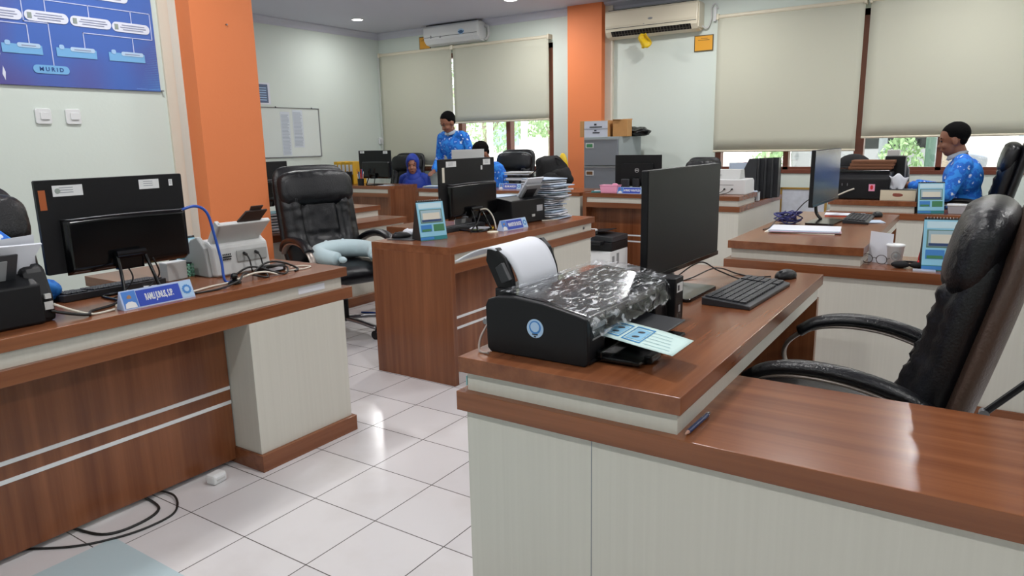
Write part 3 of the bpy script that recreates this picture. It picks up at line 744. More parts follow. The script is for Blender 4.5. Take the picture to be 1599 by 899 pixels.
# crumpled clear film over the lid, with a hanging front edge
def film(u, v):
    y = .006+.54*v; x = -.10+.292*u
    if x < .14: z = .155-.0006 - max(0, x+.03)**1.35*.35
    else: z = .155-.17**1.35*.35 - (x-.14)*1.1
    if x > .155: x = .155+(x-.155)*.35
    w_ = noise.noise(Vector((x*14, y*60, 0)))*.007+noise.noise(Vector((x*50, y*90, 2)))*.004+noise.noise(Vector((x*8, y*20, 5)))*.006
    z += abs(w_)*.45+.003
    if u > .90: z += .02*noise.noise(Vector((y*22, 1, 0)))
    return Vector((x, y, z))
fm = bpy.data.materials.new('crinkled_film'); fm.use_nodes = True; nt = fm.node_tree; nt.nodes.clear()
o_ = nt.nodes.new('ShaderNodeOutputMaterial'); tr = nt.nodes.new('ShaderNodeBsdfTransparent'); gl = nt.nodes.new('ShaderNodeBsdfGlossy'); df = nt.nodes.new('ShaderNodeBsdfDiffuse')
gl.inputs['Roughness'].default_value = .12; df.inputs[0].default_value = (.75, .78, .82, 1); tr.inputs[0].default_value = (.93, .94, .95, 1)
a1 = nt.nodes.new('ShaderNodeMixShader'); a2 = nt.nodes.new('ShaderNodeMixShader'); a1.inputs[0].default_value = .10
tc = nt.nodes.new('ShaderNodeTexCoord'); mp_ = nt.nodes.new('ShaderNodeMapping'); mp_.inputs['Scale'].default_value = (95, 24, 40); nz = nt.nodes.new('ShaderNodeTexNoise'); nz.inputs['Scale'].default_value = 1; nz.inputs['Detail'].default_value = 4
nz.inputs['Distortion'].default_value = .6
cr = nt.nodes.new('ShaderNodeValToRGB'); cr.color_ramp.elements[0].position = .53; cr.color_ramp.elements[1].position = .64; cr.color_ramp.elements[0].color = (.015, .015, .015, 1); cr.color_ramp.elements[1].color = (.5, .52, .55, 1)  # white streaks in the colour imitate glints on the film creases
bu = nt.nodes.new('ShaderNodeBump'); bu.inputs['Strength'].default_value = .5; bu.inputs['Distance'].default_value = .012
nt.links.new(tc.outputs['Object'], mp_.inputs[0]); nt.links.new(mp_.outputs[0], nz.inputs[0]); nt.links.new(nz.outputs[0], cr.inputs[0]); nt.links.new(nz.outputs[0], bu.inputs['Height'])
nt.links.new(bu.outputs[0], gl.inputs['Normal']); nt.links.new(cr.outputs[0], a1.inputs[0])
nt.links.new(tr.outputs[0], a1.inputs[1]); nt.links.new(df.outputs[0], a1.inputs[2])
nt.links.new(a1.outputs[0], a2.inputs[1]); nt.links.new(gl.outputs[0], a2.inputs[2]); a2.inputs[0].default_value = .12
nt.links.new(a2.outputs[0], o_.inputs[0])
bm = NB(); grid(bm, film, 90, 150); obj('protective_film', bm, fm, t, smooth=True, label='clear crinkled protective film')
# round sticker on the near side
bm = NB(); cyl(bm, (.01, -.0008, .078), (.01, .0, .078), .0235, n=32); st = obj('round_sticker', bm, LBLUE, t, label='pale blue round sticker')
bm = NB(); cyl(bm, (.01, -.0014, .081), (.01, -.0008, .081), .0165, n=28); e_ = obj('sticker_emblem', bm, MBLUE, st)
bm = NB(); cyl(bm, (.01, -.002, .082), (.01, -.0014, .082), .0125, n=24); obj('emblem_field', bm, LBLUE, e_)
bm = NB(); bx(bm, .002, .018, -.002, -.0014, .062, .065); bx(bm, .007, .013, -.002, -.0014, .0565, .060); obj('sticker_print', bm, INK, st)
# output trays and printed sheet
bm = NB(); bx(bm, .145, .26, .05, .36, .006, .016); bx(bm, .255, .275, .09, .15, .004, .022); bx(bm, .15, .165, .05, .36, .006, .03)
obj('output_tray', bm, BLACKG, t, bevel=.003)
bm = NB(); prism(bm, [(.06, .045), (.245, .035), (.245, .040), (.06, .052)], .22, .40, 'xz'); obj('upper_tray', bm, CHARC, t, bevel=.002)
bm = NB(); prism(bm, [(-.135, .06), (-.165, .06), (-.17, .066), (-.165, .075), (-.135, .075)], .03, .05, 'xz'); obj('power_plug', bm, STEEL, t)
# ink tank on the far end
bm = NB(); bx(bm, .06, .175, .505, .57, .0, .128); obj('ink_tank', bm, BLACK, t, bevel=.003)
bm = NB(); bx(bm, .175, .1765, .515, .56, .085, .112); k_ = obj('tank_label', bm, WHITE, t)
bm = NB(); bx(bm, .1765, .177, .52, .532, .09, .106); obj('label_print', bm, INK, k_)
bm = NB(); bx(bm, .175, .176, .53, .545, .025, .045); obj('tank_window', bm, GREYM, t)
# rear paper feed with side guides
bm = NB()
for y in (.10, .325):
    prism(bm, [(-.12, .13), (-.16, .125), (-.205, .215), (-.20, .245), (-.17, .25), (-.145, .225), (-.125, .17)], y, y+.022, 'xz')
bx(bm, -.17, -.115, .09, .36, .118, .145)
obj('rear_feeder', bm, BLACK, t, bevel=.003)
bm = NB(); prism(bm, [(-.12, .17), (-.145, .16), (-.165, .20), (-.145, .215)], .085, .10, 'xz'); obj('paper_guide', bm, CHARC, t, bevel=.002)
pt_ = [(-.115, .14), (-.12, .17), (-.135, .205), (-.155, .232), (-.18, .246), (-.205, .248), (-.232, .240), (-.255, .228)]
pp = smoothpath([(a, 0, b) for a, b in pt_], 5)
sh = thing('paper_sheet', 'stack of white paper curling back from the film covered printer', 'paper', P0, 0)
bm = NB(); grid(bm, lambda u, v: Vector((lambda q: (q.x+.003*math.sin(v*3)*u, .124+.198*v-(.045*u*u if v < .5 else 0)*(1-v)*2, q.z+(.0 if u < .6 else -.03*(u-.6)*(1-v))))(pp[min(int(u*(len(pp)-1)+.5), len(pp)-1)])), len(pp)-1, 8)
o = obj('sheets', bm, PAPER, sh, smooth=True); so_ = o.modifiers.new('s', 'SOLIDIFY'); so_.thickness = .004
ps = thing('printed_sheet', 'pale sheet with blue card prints leaving the film covered printer', 'paper', P0, 0)
bm = NB(); A = [(.125, .10, .058), (.352, .02, .056), (.352, .158, .056), (.125, .245, .058)]
def sheetp(u, v, e=0):
    a = Vector(A[0]).lerp(Vector(A[1]), u); b = Vector(A[3]).lerp(Vector(A[2]), u); q = a.lerp(b, v); q.z += e+.004*math.sin(u*PI)*(v-.3); return q
grid(bm, lambda u, v: sheetp(u, v), 12, 6); o = obj('sheet', bm, mat('sheet_pale_teal', 'c3dcd8', .6), ps, smooth=True); o.modifiers.new('s', 'SOLIDIFY').thickness = .0008
for k, (u0, u1, v0, v1) in enumerate(((.03, .26, .15, .85), (.30, .55, .12, .88))):
    bm = NB()
    for a0, a1, b0, b1 in ((u0, u1, v0, v0+.05), (u0, u1, v1-.05, v1), (u0, u0+.015, v0, v1), (u1-.015, u1, v0, v1)):
        grid(bm, lambda u, v: sheetp(a0+(a1-a0)*u, b0+(b1-b0)*v, .001), 3, 3)
    obj('printed_card_border', bm, mat('print_blue', '2a7fb8', .6), ps)
    bm = NB(); grid(bm, lambda u, v: sheetp(u0+.03+(u1-u0-.06)*u, v0+.1+(v1-v0-.2)*v, .0008), 3, 3); obj('printed_card', bm, mat('print_light', '7fb4d2', .6), ps)
    bm = NB()
    for c in (.32, .66): ell(bm, sheetp(u0+(u1-u0)*.5, v0+(v1-v0)*c, .0012), (.010, .008, .0006), 10)
    obj('printed_portrait', bm, INK, ps)
bm = NB()
for k in range(5): grid(bm, lambda u, v: sheetp(.58+.34*u-.03*k, .15+.15*k+.012*v, .001), 4, 1)
obj('printed_line', bm, mat('print_line', '6f9aa6', .6), ps)

# ------------------------------------------------------------------ roller blinds
def blind(label, x0, x1, z0, cordside, ztop=2.585):
    t = thing('roller_blind', label, 'blind', ((x0+x1)/2, 8.12, z0), 0)
    w = (x1-x0)/2; h = ztop-z0
    bm = NB(); grid(bm, lambda u, v: Vector((-w+2*w*u, .004*math.sin(u*9+x0)*(1-v), .012+(h-.03)*v)), 24, 10); o = obj('fabric', bm, BLIND, t, smooth=True); o.modifiers.new('s', 'SOLIDIFY').thickness = .0015
    bm = NB(); cyl(bm, (-w, 0, .012), (w, 0, .012), .011, n=12); obj('bottom_bar', bm, OFFW, t)
    bm = NB(); cyl(bm, (-w, .01, h-.02), (w, .01, h-.02), .022, n=16); obj('roller_tube', bm, OFFW, t)
    bm = NB()
    for s in (-1, 1): bx(bm, s*w-.012, s*w+.012, -.02, .08, h-.05, h+.01)
    obj('bracket', bm, OFFW, t, bevel=.002)
    if cordside:
        c = cordside*w+cordside*.02
        bm = NB(); tube(bm, [(c, -.012, h-.02), (c, -.012, 0.0), (c, -.006, -.35), (c, .004, 0), (c, .004, h-.02)], .003, n=6, k=3); obj('bead_cord', bm, WHITE, t)
    return t
blind('long cream roller blind beside the far corner, left of the standing man', -7.72, -6.35, .93, -1)
blind('cream roller blind with window light showing below, above the seated man', -6.325, -4.78, 1.53, 0)
blind('wide cream roller blind right of the large ivory air conditioner', -2.61, -1.135, 1.10, 0)
blind('cream roller blind at the right edge, above the man at the desk', -1.085, 1.3, 1.225, 0)
blind('cream roller blind beyond the right edge of the photo', 1.35, 3.0, 1.0, 0)
# ------------------------------------------------------------------ air conditioners
def aircon(label, x0, x1, z0, z1, m, logo, open_slot):
    t = thing('air_conditioner', label, 'air conditioner', ((x0+x1)/2, ROOM_B, z0), 0); w = (x1-x0)/2; h = z1-z0
    prof = [(0, .02), (-.06, .0), (-.15, .02), (-.195, .07), (-.205, .14), (-.20, h-.03), (-.185, h-.004), (0, h)]
    bm = NB(); prism(bm, prof, -w, w, 'yz'); obj('housing', bm, m, t, bevel=.012, smooth=False)
    bm = NB(); prism(bm, [(-.2065, .125), (-.2085, .14), (-.2035, h-.03), (-.198, h-.02), (-.19, h-.02)], -w+.012, w-.012, 'yz'); obj('front_panel', bm, m, t, bevel=.004)
    bm = NB(); prism(bm, [(-.197, .075), (-.155, .024), (-.158, .021), (-.201, .073)], -w+(.08 if open_slot else .02), w-.08, 'yz'); obj('air_outlet', bm, BLACK if open_slot else m, t)
    if open_slot:
        bm = NB()
        for k in range(26):
            x = -w+.1+(2*w-.2)*k/25; prism(bm, [(-.2, .07), (-.16, .022), (-.168, .024), (-.203, .066)], x, x+.006, 'yz')
        bx(bm, -w+.1, w-.1, -.176, -.172, .038, .042)
        obj('louver_row', bm, mat('vane_grey', '4a463f', .5), t)
    bm = NB(); bx(bm, -w+.015, w-.015, -.205, -.198, .105, .110); obj('panel_seam', bm, mat('seam_dark', '3a3d42', .5), t)
    bm = NB(); bx(bm, -w+.03, w-.03, -.17, -.02, h-.002, h+.004)
    obj('top_grille', bm, mat('grille_dark', '22252b', .5), t)
    if logo:
        bm = NB(); ell(bm, (w*.42, -.209, h*.52), (.055, .0015, .035), 16); a = obj('emblem', bm, LBLUE, t)
        bm = NB(); ell(bm, (w*.42, -.2105, h*.5), (.038, .001, .022), 14); bx(bm, w*.42-.05, w*.42+.05, -.2112, -.2105, h*.5, h*.5+.012); obj('emblem_mark', bm, mat('emblem_navy', '1f4f78', .4), a)
        bm = NB(); ell(bm, (-w*.7, -.209, h*.42), (.014, .001, .022), 10); ell(bm, (-w*.35, -.209, h*.38), (.018, .001, .014), 10); obj('badge', bm, GREYM, t)
    else:
        bm = NB(); ell(bm, (w*.02, -.2085, h*.56), (.03, .002, .012), 14); ell(bm, (-w*.12, -.2085, h*.40), (.006, .002, .006), 8); obj('badge', bm, GREYM, t)
    bm = NB(); bx(bm, w-.001, w+.012, -.18, -.01, .03, h-.02); obj('side_cap', bm, m, t, bevel=.004)
    return t
aircon('white wall air conditioner with a blue emblem above the far window', -6.74, -5.80, 2.60, 2.865, WHITE, True, False)
aircon('large ivory wall air conditioner with dark open slot beside the orange pillar', -3.93, -2.80, 2.44, 2.755, OFFW, False, True)
bm = NB(); tube(bm, [(-5.79, 8.15, 2.80), (-5.73, 8.14, 2.78), (-5.71, 8.13, 2.70), (-5.75, 8.14, 2.63), (-5.79, 8.15, 2.63)], .018, n=10); tag(obj('refrigerant_pipe', bm, GREYW, smooth=True), 'short wrapped pipe at the right end of the white air conditioner', 'pipe')
bm = NB(); tube(bm, [(-2.80, 8.12, 2.50), (-2.74, 8.16, 2.47), (-2.70, 8.18, 2.56), (-2.70, 8.18, 2.68), (-2.66, 8.18, 2.72), (-2.63, 8.18, 2.66)], .008, n=8); tag(obj('drain_hose', bm, GREYW, smooth=True), 'thin grey hose looping out beside the ivory air conditioner', 'hose')
bm = NB(); bx(bm, -2.675, -2.645, 8.16, 8.2, 2.53, 2.68); tag(obj('junction_box', bm, WHITE, bevel=.004), 'small white box on the wall right of the ivory air conditioner', 'box')
bm = NB(); grid(bm, lambda u, v: Vector((-3.475+(.05+.10*math.sin(v*PI*.9+.2))*(u-.5)+.06+.012*math.sin(v*6), 7.985+.03*math.sin(u*7+v*5), 2.295+.16*v)), 8, 8); o = obj('yellow_tag', bm, YELLOW, smooth=True); o.modifiers.new('s', 'SOLIDIFY').thickness = .002
tag(o, 'crumpled yellow plastic tag hanging below the ivory air conditioner', 'tag')
for lab, x0, x1, z0, z1 in (('amber square sign partly behind the white air conditioner', -6.98, -6.78, 2.59, 2.765), ('small amber notice with dark border below the ivory air conditioner', -2.895, -2.675, 2.225, 2.40)):
    t = thing('wall_sign', lab, 'sign', ((x0+x1)/2, ROOM_B, (z0+z1)/2), 0); w, h = (x1-x0)/2, (z1-z0)/2
    bm = NB(); bx(bm, -w, w, -.012, 0, -h, h); obj('border', bm, mat('sign_border', '5c4a2c', .5), t)
    bm = NB(); bx(bm, -w+.01, w-.01, -.014, -.012, -h+.01, h-.01); s_ = obj('sign_face', bm, AMBER, t)
    bm = NB(); bx(bm, -w*.6, w*.6, -.0148, -.014, h*.35, h*.42); bx(bm, -w*.3, w*.4, -.0148, -.014, h*.55, h*.62); obj('sign_print', bm, mat('sign_print', '7a5a20', .5), s_)
t = thing('wall_outlet', 'small white outlet on the wall in the far left corner', 'outlet', (-7.79, 8.12, 1.32), 0)
bm = NB(); bx(bm, 0, .02, -.04, .04, -.05, .05); obj('outlet_plate', bm, WHITE, t, bevel=.004)
bm = NB(); bx(bm, .02, .05, -.02, .02, -.03, .02); obj('plug', bm, GREYW, t, bevel=.003)

# ------------------------------------------------------------------ poster and switches on the near left wall
px = NX+.012
t = thing('organisation_chart', 'blue and purple organisation chart board on the left wall', 'poster', (NX+.003, 1.4, 1.60), 0)
def pq(name, y0, y1, z0, z1, m, e, par, r=0):
    bm = NB()
    pts = rrect(y1-y0, z1-z0, min(r, (z1-z0)/2-.0005)) if r else [(-(y1-y0)/2, -(z1-z0)/2), ((y1-y0)/2, -(z1-z0)/2), ((y1-y0)/2, (z1-z0)/2), (-(y1-y0)/2, (z1-z0)/2)]
    prism(bm, [((y0+y1)/2-1.4+a, (z0+z1)/2-1.60+b) for a, b in pts], .01+e, .0115+e, 'yz')
    return obj(name, bm, m, par)
pm = mat('poster_blue', '3c5cae', .35); nt = pm.node_tree; b_ = nt.nodes['Principled BSDF']; tc = nt.nodes.new('ShaderNodeTexCoord')
n_ = nt.nodes.new('ShaderNodeTexNoise'); n_.inputs['Scale'].default_value = 1.7; n_.inputs['Detail'].default_value = 1; nt.links.new(tc.outputs['Object'], n_.inputs['Vector'])
cr = nt.nodes.new('ShaderNodeValToRGB'); cr.color_ramp.elements[0].position = .38; cr.color_ramp.elements[1].position = .60; cr.color_ramp.elements[0].color = hexc('5c4f8f'); cr.color_ramp.elements[1].color = hexc('4468b8')
nt.links.new(n_.outputs['Fac'], cr.inputs[0]); nt.links.new(cr.outputs[0], b_.inputs['Base Color'])
bm = NB(); prism(bm, [(.3-1.4, 0), (2.46-1.4, .0), (2.46-1.4, 1.15), (.3-1.4, 1.15)], 0, .01, 'yz'); board = obj('board_print', bm, pm, t, bevel=.001)
LN = mat('line_pale', 'c5cdf0', .4); PW = mat('poster_white', 'dfe3f2', .4); PB = mat('poster_pale_blue', '74aede', .4); PD = mat('poster_navy', '1c3f86', .4)
def seg(y0, z0, y1, z1):
    w = .0022; pq('connector_line', min(y0, y1)-w, max(y0, y1)+w, min(z0, z1)-w, max(z0, z1)+w, LN, .001, board)
for a in ((1.883, 2.03, 2.441, 2.03), (1.885, 1.96, 1.885, 2.03), (2.10, 1.96, 2.10, 2.03), (2.33, 1.96, 2.33, 2.03), (2.441, 1.888, 2.441, 2.03),
          (2.058, 1.887, 2.441, 1.887), (2.058, 1.80, 2.058, 1.887), (2.325, 1.80, 2.325, 1.887), (1.776, 1.915, 1.776, 2.12),
          (1.776, 1.915, 1.889, 1.915), (1.889, 1.705, 1.889, 1.915), (1.6, 1.90, 1.787, 1.90), (1.787, 1.80, 1.787, 1.90)): seg(*a)
for y0, y1, z in ((1.55, 1.772, 1.942), (1.782, 1.992, 1.946), (2.0, 2.214, 1.944), (2.218, 2.432, 1.94), (2.10, 2.325, 2.095)):
    p_ = pq('name_capsule', y0, y1, z-.026, z+.026, PW, .002, board, .026)
    pq('capsule_emblem', y0+.014, y0+.034, z-.014, z+.014, mat('emblem_sage', '8f9a94', .5), .0038, p_)
    for k, (a, b, c) in enumerate(((.055, -.02, .012), (.045, -.012, .0), (.06, -.03, -.012))): pq('capsule_print', y0+a, y1+b-.01, z+c-.0022, z+c+.0022, mat('print_soft', '9298b4', .5), .0038, p_)
for y0, y1 in ((1.659, 1.844), (1.911, 2.115), (2.181, 2.384)):
    p_ = pq('light_blue_box', y0, y1, 1.755, 1.80, PB, .002, board)
    pq('box_label', y0+.07, y1-.008, 1.786, 1.808, mat('pale_sky', 'b4cfea', .4), .0038, p_, .010)
    pq('box_emblem', y0+.015, y0+.04, 1.792, 1.815, mat('pale_sky2', '9fc4ea', .4), .0038, p_, .009)
    pq('box_print', y0+.09, y1-.03, 1.794, 1.798, mat('print_soft', '9298b4', .5), .0052, p_)
p_ = pq('caption_capsule', 1.787, 1.962, 1.664, 1.706, PB, .002, board, .021)
obj('lettering', text_bm('M U R I D', .028, basis((.0142, 1.8745-1.4, 1.685-1.60), (0, 1, 0), (0, 0, 1)), .0004, .0007), PD, p_)
for a_, b_, dm_ in ((0, 9, 'dot_blue'), (9, 18, 'dot_blue2')):
    bm = NB()
    for i in range(a_, b_):
        for j in range(26):
            edge = (17-i)*1.15+j*.55
            if edge > 17: continue
            k = .0042*(1-edge/26)
            bx(bm, .0102, .0112, 2.317+i*.0079-1.4, 2.317+i*.0079-1.4+k, 1.607+j*.0098-1.6, 1.607+j*.0098-1.6+k)
    bx(bm, .0100, .0101, 2.317+a_*.0079-1.4, 2.317+(b_-1)*.0079-1.4, .01, .012)
    obj('dot_pattern', bm, mat(dm_, '74a4e2' if a_ == 0 else '69ace6', .4), board, kind='stuff')
bm = NB(); bx(bm, .0, .02, 2.465-1.4, 2.475-1.4, .0, .008); obj('corner_clip', bm, GREYM, t)
bm = NB(); prism(bm, [(1.655-1.4, .02), (1.66-1.4, .06), (1.652-1.4, .09), (1.645-1.4, .05)], .0102, .0112, 'yz'); prism(bm, [(1.64-1.4, .12), (1.65-1.4, .15), (1.635-1.4, .14)], .0102, .0112, 'yz'); obj('sparkle_mark', bm, PW, board)
for lab, y in (('left of the two white wall switches below the blue chart', 1.805), ('right of the two white wall switches below the blue chart', 1.952)):
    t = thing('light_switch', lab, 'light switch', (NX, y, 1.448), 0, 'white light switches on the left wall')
    bm = NB(); prism(bm, rrect(.078, .080, .012), 0, .010, 'yz'); obj('switch_plate', bm, WHITE, t, bevel=.003)
    bm = NB(); prism(bm, [(a+.006, b+.002) for a, b in rrect(.044, .036, .003)], .010, .014, 'yz'); obj('rocker', bm, WHITE, t, bevel=.001)
    bm = NB(); bx(bm, .0142, .0146, -.012, .024, -.018, -.0155); obj('rocker_gap_shade', bm, GREYM, t)  # grey strip stands in for the shadow in the gap under the rocker
bm = NB(); cyl(bm, (-3.985, 2.86, 1.02+.99), (-3.975, 2.86, 2.01), .005, n=8); tag(obj('wall_nail', bm, STEEL), 'tiny nail head in the orange pillar face', 'nail')
# ------------------------------------------------------------------ far left wall
t = thing('whiteboard', 'framed whiteboard with printed lists on the far left wall', 'whiteboard', (ROOM_L, 6.3, 1.13), 0)
bm = NB(); bx(bm, 0, .012, -.6, .62, 0, .63); obj('board_surface', bm, mat('whiteboard_white', 'd3dad6', .25), t)
bm = NB(); bx(bm, 0, .02, -.61, .63, -.012, 0); bx(bm, 0, .02, -.61, .63, .63, .64); bx(bm, 0, .02, .62, .632, -.012, .64); bx(bm, 0, .02, -.612, -.6, -.012, .64); obj('frame', bm, STEEL, t)
for yy in (-.1, .5):
    bm = NB(); cyl(bm, (.02, yy, .64), (.026, yy, .64), .01, n=8); obj('mount_clip', bm, CHARC, t)
for lab, y0, y1, z0, z1 in (('long printed list on the left side of the whiteboard', 6.27, 6.42, 1.145, 1.715), ('printed list on the right side of the whiteboard', 6.47, 6.64, 1.25, 1.74)):
    q = thing('printed_list', lab, 'paper', (ROOM_L+.013, (y0+y1)/2, z0), 0)
    bm = NB(); bx(bm, 0, .001, -(y1-y0)/2, (y1-y0)/2, 0, z1-z0); obj('sheet', bm, mat('list_paper', 'cbd3dc', .6), q)
    bm = NB()
    for k in range(int((z1-z0)/.018)-2): bx(bm, .001, .0014, -(y1-y0)/2+.012, (y1-y0)/2-.012-.03*random.random(), .02+k*.018, .027+k*.018)
    obj('list_print', bm, mat('list_print', '9aa4b2', .7), q)
t = thing('wall_notice', 'dark blue grey notice on white card high on the far left wall', 'notice', (ROOM_L, 6.02, 1.8), 0)
bm = NB(); bx(bm, 0, .004, -.12, .13, 0, .27); obj('card', bm, PAPER, t)
bm = NB(); bx(bm, .004, .006, -.11, .095, .02, .25); k_ = obj('notice_print', bm, mat('notice_blue', '5a6784', .5), t)
bm = NB(); [bx(bm, .006, .0065, -.09, .07, .05+.03*k, .06+.03*k) for k in range(6)]; obj('notice_lines', bm, LBLUE, k_)

# ------------------------------------------------------------------ filing cabinet and things on it
t = thing('filing_cabinet', 'tall grey steel filing cabinet beside the orange pillar', 'cabinet', (-3.72, 7.5, 0), 0)
bm = NB(); bx(bm, -.225, .225, .0, .62, .0, 1.30); obj('cabinet_body', bm, CABL, t, bevel=.004)
for k in range(4):
    z = .03+k*.315
    bm = NB(); bx(bm, -.213, .213, -.018, .0, z, z+.30); dr = obj('drawer', bm, CABG, t, bevel=.004)
    bm = NB(); bx(bm, -.19, -.09, -.022, -.018, z+.20, z+.255); lh = obj('label_holder', bm, WHITE, dr)
    bm = NB(); bx(bm, -.18, -.10, -.0235, -.022, z+.208, z+.247); obj('drawer_label', bm, GREEN if k == 3 else mat('label_brown', '6b4a2a', .5), dr)
    bm = NB(); bx(bm, -.21, .21, -.026, -.018, z+.29, z+.30); obj('pull_lip', bm, GREYM, dr)
t = thing('archive_box', 'brown box with white label front on top of the filing cabinet', 'box', (-3.82, 7.62, 1.30), 0)
bm = NB(); bx(bm, -.19, .17, -.1, .2, 0, .185); obj('box_body', bm, CARD, t, bevel=.003)
bm = NB(); bx(bm, -.13, .17, -.104, -.1, .0, .18); q = obj('white_front', bm, mat('box_white', 'c3c8d6', .6), t)
bm = NB(); bx(bm, -.13, .17, -.106, -.104, .088, .092); bx(bm, -.06, .1, -.106, -.104, .105, .118); bx(bm, -.02, .07, -.106, -.104, .04, .055); bx(bm, 0, .03, -.106, -.104, .13, .15); bx(bm, 0, .03, -.106, -.104, .065, .08); obj('box_print', bm, INK, q)
t = thing('cardboard_box', 'small open brown carton right of the white fronted box', 'box', (-3.54, 7.68, 1.30), R(8))
bm = NB(); bx(bm, -.085, .085, -.1, .1, 0, .19); obj('carton_body', bm, CARD, t, bevel=.003)
bm = NB(); bx(bm, -.085, .02, -.12, -.10, .188, .192); bx(bm, -.03, .075, .10, .15, .188, .20); obj('carton_flap', bm, CARD, t)
t = thing('plastic_bag', 'crumpled black plastic bag on the back of the filing cabinet', 'bag', (-3.47, 7.95, 1.30), 0)
bm = NB(); ell(bm, (0, 0, .05), (.17, .12, .055), 24)
for v in bm.verts: v.co += Vector((.02*noise.noise(v.co*18), .02*noise.noise(v.co*20+Vector((5, 0, 0))), .03*noise.noise(v.co*16+Vector((0, 7, 0))))); v.co.z = max(0, v.co.z)
obj('bag_film', bm, BLACKG, t, smooth=True)
bm = NB()
# ------------------------------------------------------------------ backpack
t = thing('backpack', 'slumped black backpack left of the filing cabinet', 'backpack', (-3.98, 6.84, T1), 0)
bm = NB(); ell(bm, (-.03, 0, .19), (.19, .13, .17), 28); ell(bm, (.08, -.02, .12), (.17, .13, .13), 20); ell(bm, (-.12, -.03, .27), (.08, .07, .06), 16); ell(bm, (.0, -.06, .06), (.21, .12, .07), 20)
for v in bm.verts: v.co += v.co.normalized()*.04*noise.noise(v.co*8); v.co.z = max(0, v.co.z)
o = obj('bag_body', bm, FABB, t, smooth=True)
bm = NB(); ell(bm, (.05, -.13, .11), (.12, .05, .08), 18)
for v in bm.verts: v.co += v.co.normalized()*.01*noise.noise(v.co*16); v.co.z = max(0, v.co.z)
obj('front_pocket', bm, FABB, t, smooth=True)
bm = NB(); tube(bm, [(-.1, -.13, .24), (-.2, -.15, .15), (-.25, -.12, .05), (-.27, -.08, .01)], .01, n=8, flat=(.016, .004)); tube(bm, [(.02, -.02, .32), (.08, -.06, .335), (.15, -.05, .30)], .008, n=8); obj('strap', bm, BLACK, t, smooth=True)
t = thing('yellow_bag', 'small yellow bag behind the black backpack', 'bag', (-3.93, 6.99-.02, T1+.09), 0)
bm = NB(); ell(bm, (0, 0, .15), (.06, .05, .15), 16)
for v in bm.verts: v.co += v.co.normalized()*.012*noise.noise(v.co*25)*(v.co.z > .01)
obj('bag_film', bm, YELLOW, t, smooth=True)

# ------------------------------------------------------------------ people
def capsule(bm, a, b, ra, rb, n=14):
    a, b = Vector(a), Vector(b); cyl(bm, a, b, ra, rb, n=n); ell(bm, a, (ra,)*3, n); ell(bm, b, (rb,)*3, n)
def remesh(o, vox, sm=6):
    m = o.modifiers.new('remesh', 'REMESH'); m.mode = 'VOXEL'; m.voxel_size = vox; m.use_smooth_shade = True
    s = o.modifiers.new('smooth', 'SMOOTH'); s.iterations = sm; s.factor = .5
def hand(bm, wr, d, palm):
    """wr wrist, d direction of fingers, palm = palm normal (down)"""
    wr, d, palm = Vector(wr), Vector(d).normalized(), Vector(palm).normalized(); side = d.cross(palm).normalized()
    c = wr+d*.05
    M = Matrix((d, side, palm)).transposed().to_4x4()
    ell(bm, c, (.048, .038, .015), 12, M=M)
    for k, L in enumerate((.068, .078, .073, .056)):
        o = c+d*.038+side*(.027-.018*k); m1_ = o+d*L*.5+palm*.008; e = o+d*L*.85+palm*.028
        capsule(bm, o, m1_, .0092, .0085, 8); capsule(bm, m1_, e, .0085, .007, 8)
    return c, side
def head(bm, c, yaw, pitch):
    """head with face looking along local +x; returns its matrix"""
    M = Matrix.Translation(c) @ Matrix.Rotation(yaw, 4, 'Z') @ Matrix.Rotation(pitch, 4, 'Y') @ Matrix.Scale(1.1, 4)
    E = lambda p, s, n=14: ell(bm, M @ Vector(p), s, n, M=M.to_3x3().to_4x4())
    E((-.01, 0, .03), (.098, .077, .095), 20); E((.03, 0, -.03), (.062, .060, .085), 18); E((.045, 0, -.085), (.032, .03, .026))
    E((.088, 0, -.012), (.012, .012, .022)); E((.098, 0, -.026), (.016, .016, .012)); E((.082, 0, -.058), (.014, .024, .010)); E((.068, 0, .032), (.024, .052, .016))
    for s in (-1, 1): E((-.005, s*.078, -.008), (.02, .01, .032)); E((.062, s*.038, -.03), (.024, .022, .022))
    return M
def face_marks(t, M):
    for s in (-1, 1):
        bm = NB(); ell(bm, M @ Vector((.080, s*.030, .010)), (.007, .013, .006), 10, M=M.to_3x3().to_4x4()); obj('eye', bm, INK, t, smooth=True)
        bm = NB(); ell(bm, M @ Vector((.0765, s*.030, .036)), (.008, .019, .005), 10, M=M.to_3x3().to_4x4()); obj('eyebrow', bm, HAIR, t, smooth=True)
    bm = NB(); ell(bm, M @ Vector((.093, 0, -.058)), (.006, .021, .005), 10, M=M.to_3x3().to_4x4()); obj('lips', bm, mat('lips', '7d3f35', .5), t, smooth=True)
def short_hair(t, M, moustache=False):
    bm = NB(); Mr = M.to_3x3().to_4x4()
    ell(bm, M @ Vector((-.022, 0, .048)), (.098, .083, .090), 24, M=Mr); ell(bm, M @ Vector((-.048, 0, .0)), (.046, .070, .052), 18, M=Mr)
    Mi = M.inverted()
    for v in bm.verts:
        q = Mi @ v.co
        if q.x > .035 and q.z < .085: q.x = .035+(q.x-.035)*.15
        v.co = M @ q + v.co.normalized()*.003*noise.noise(v.co*60)
    obj('hair', bm, HAIR, t, smooth=True)
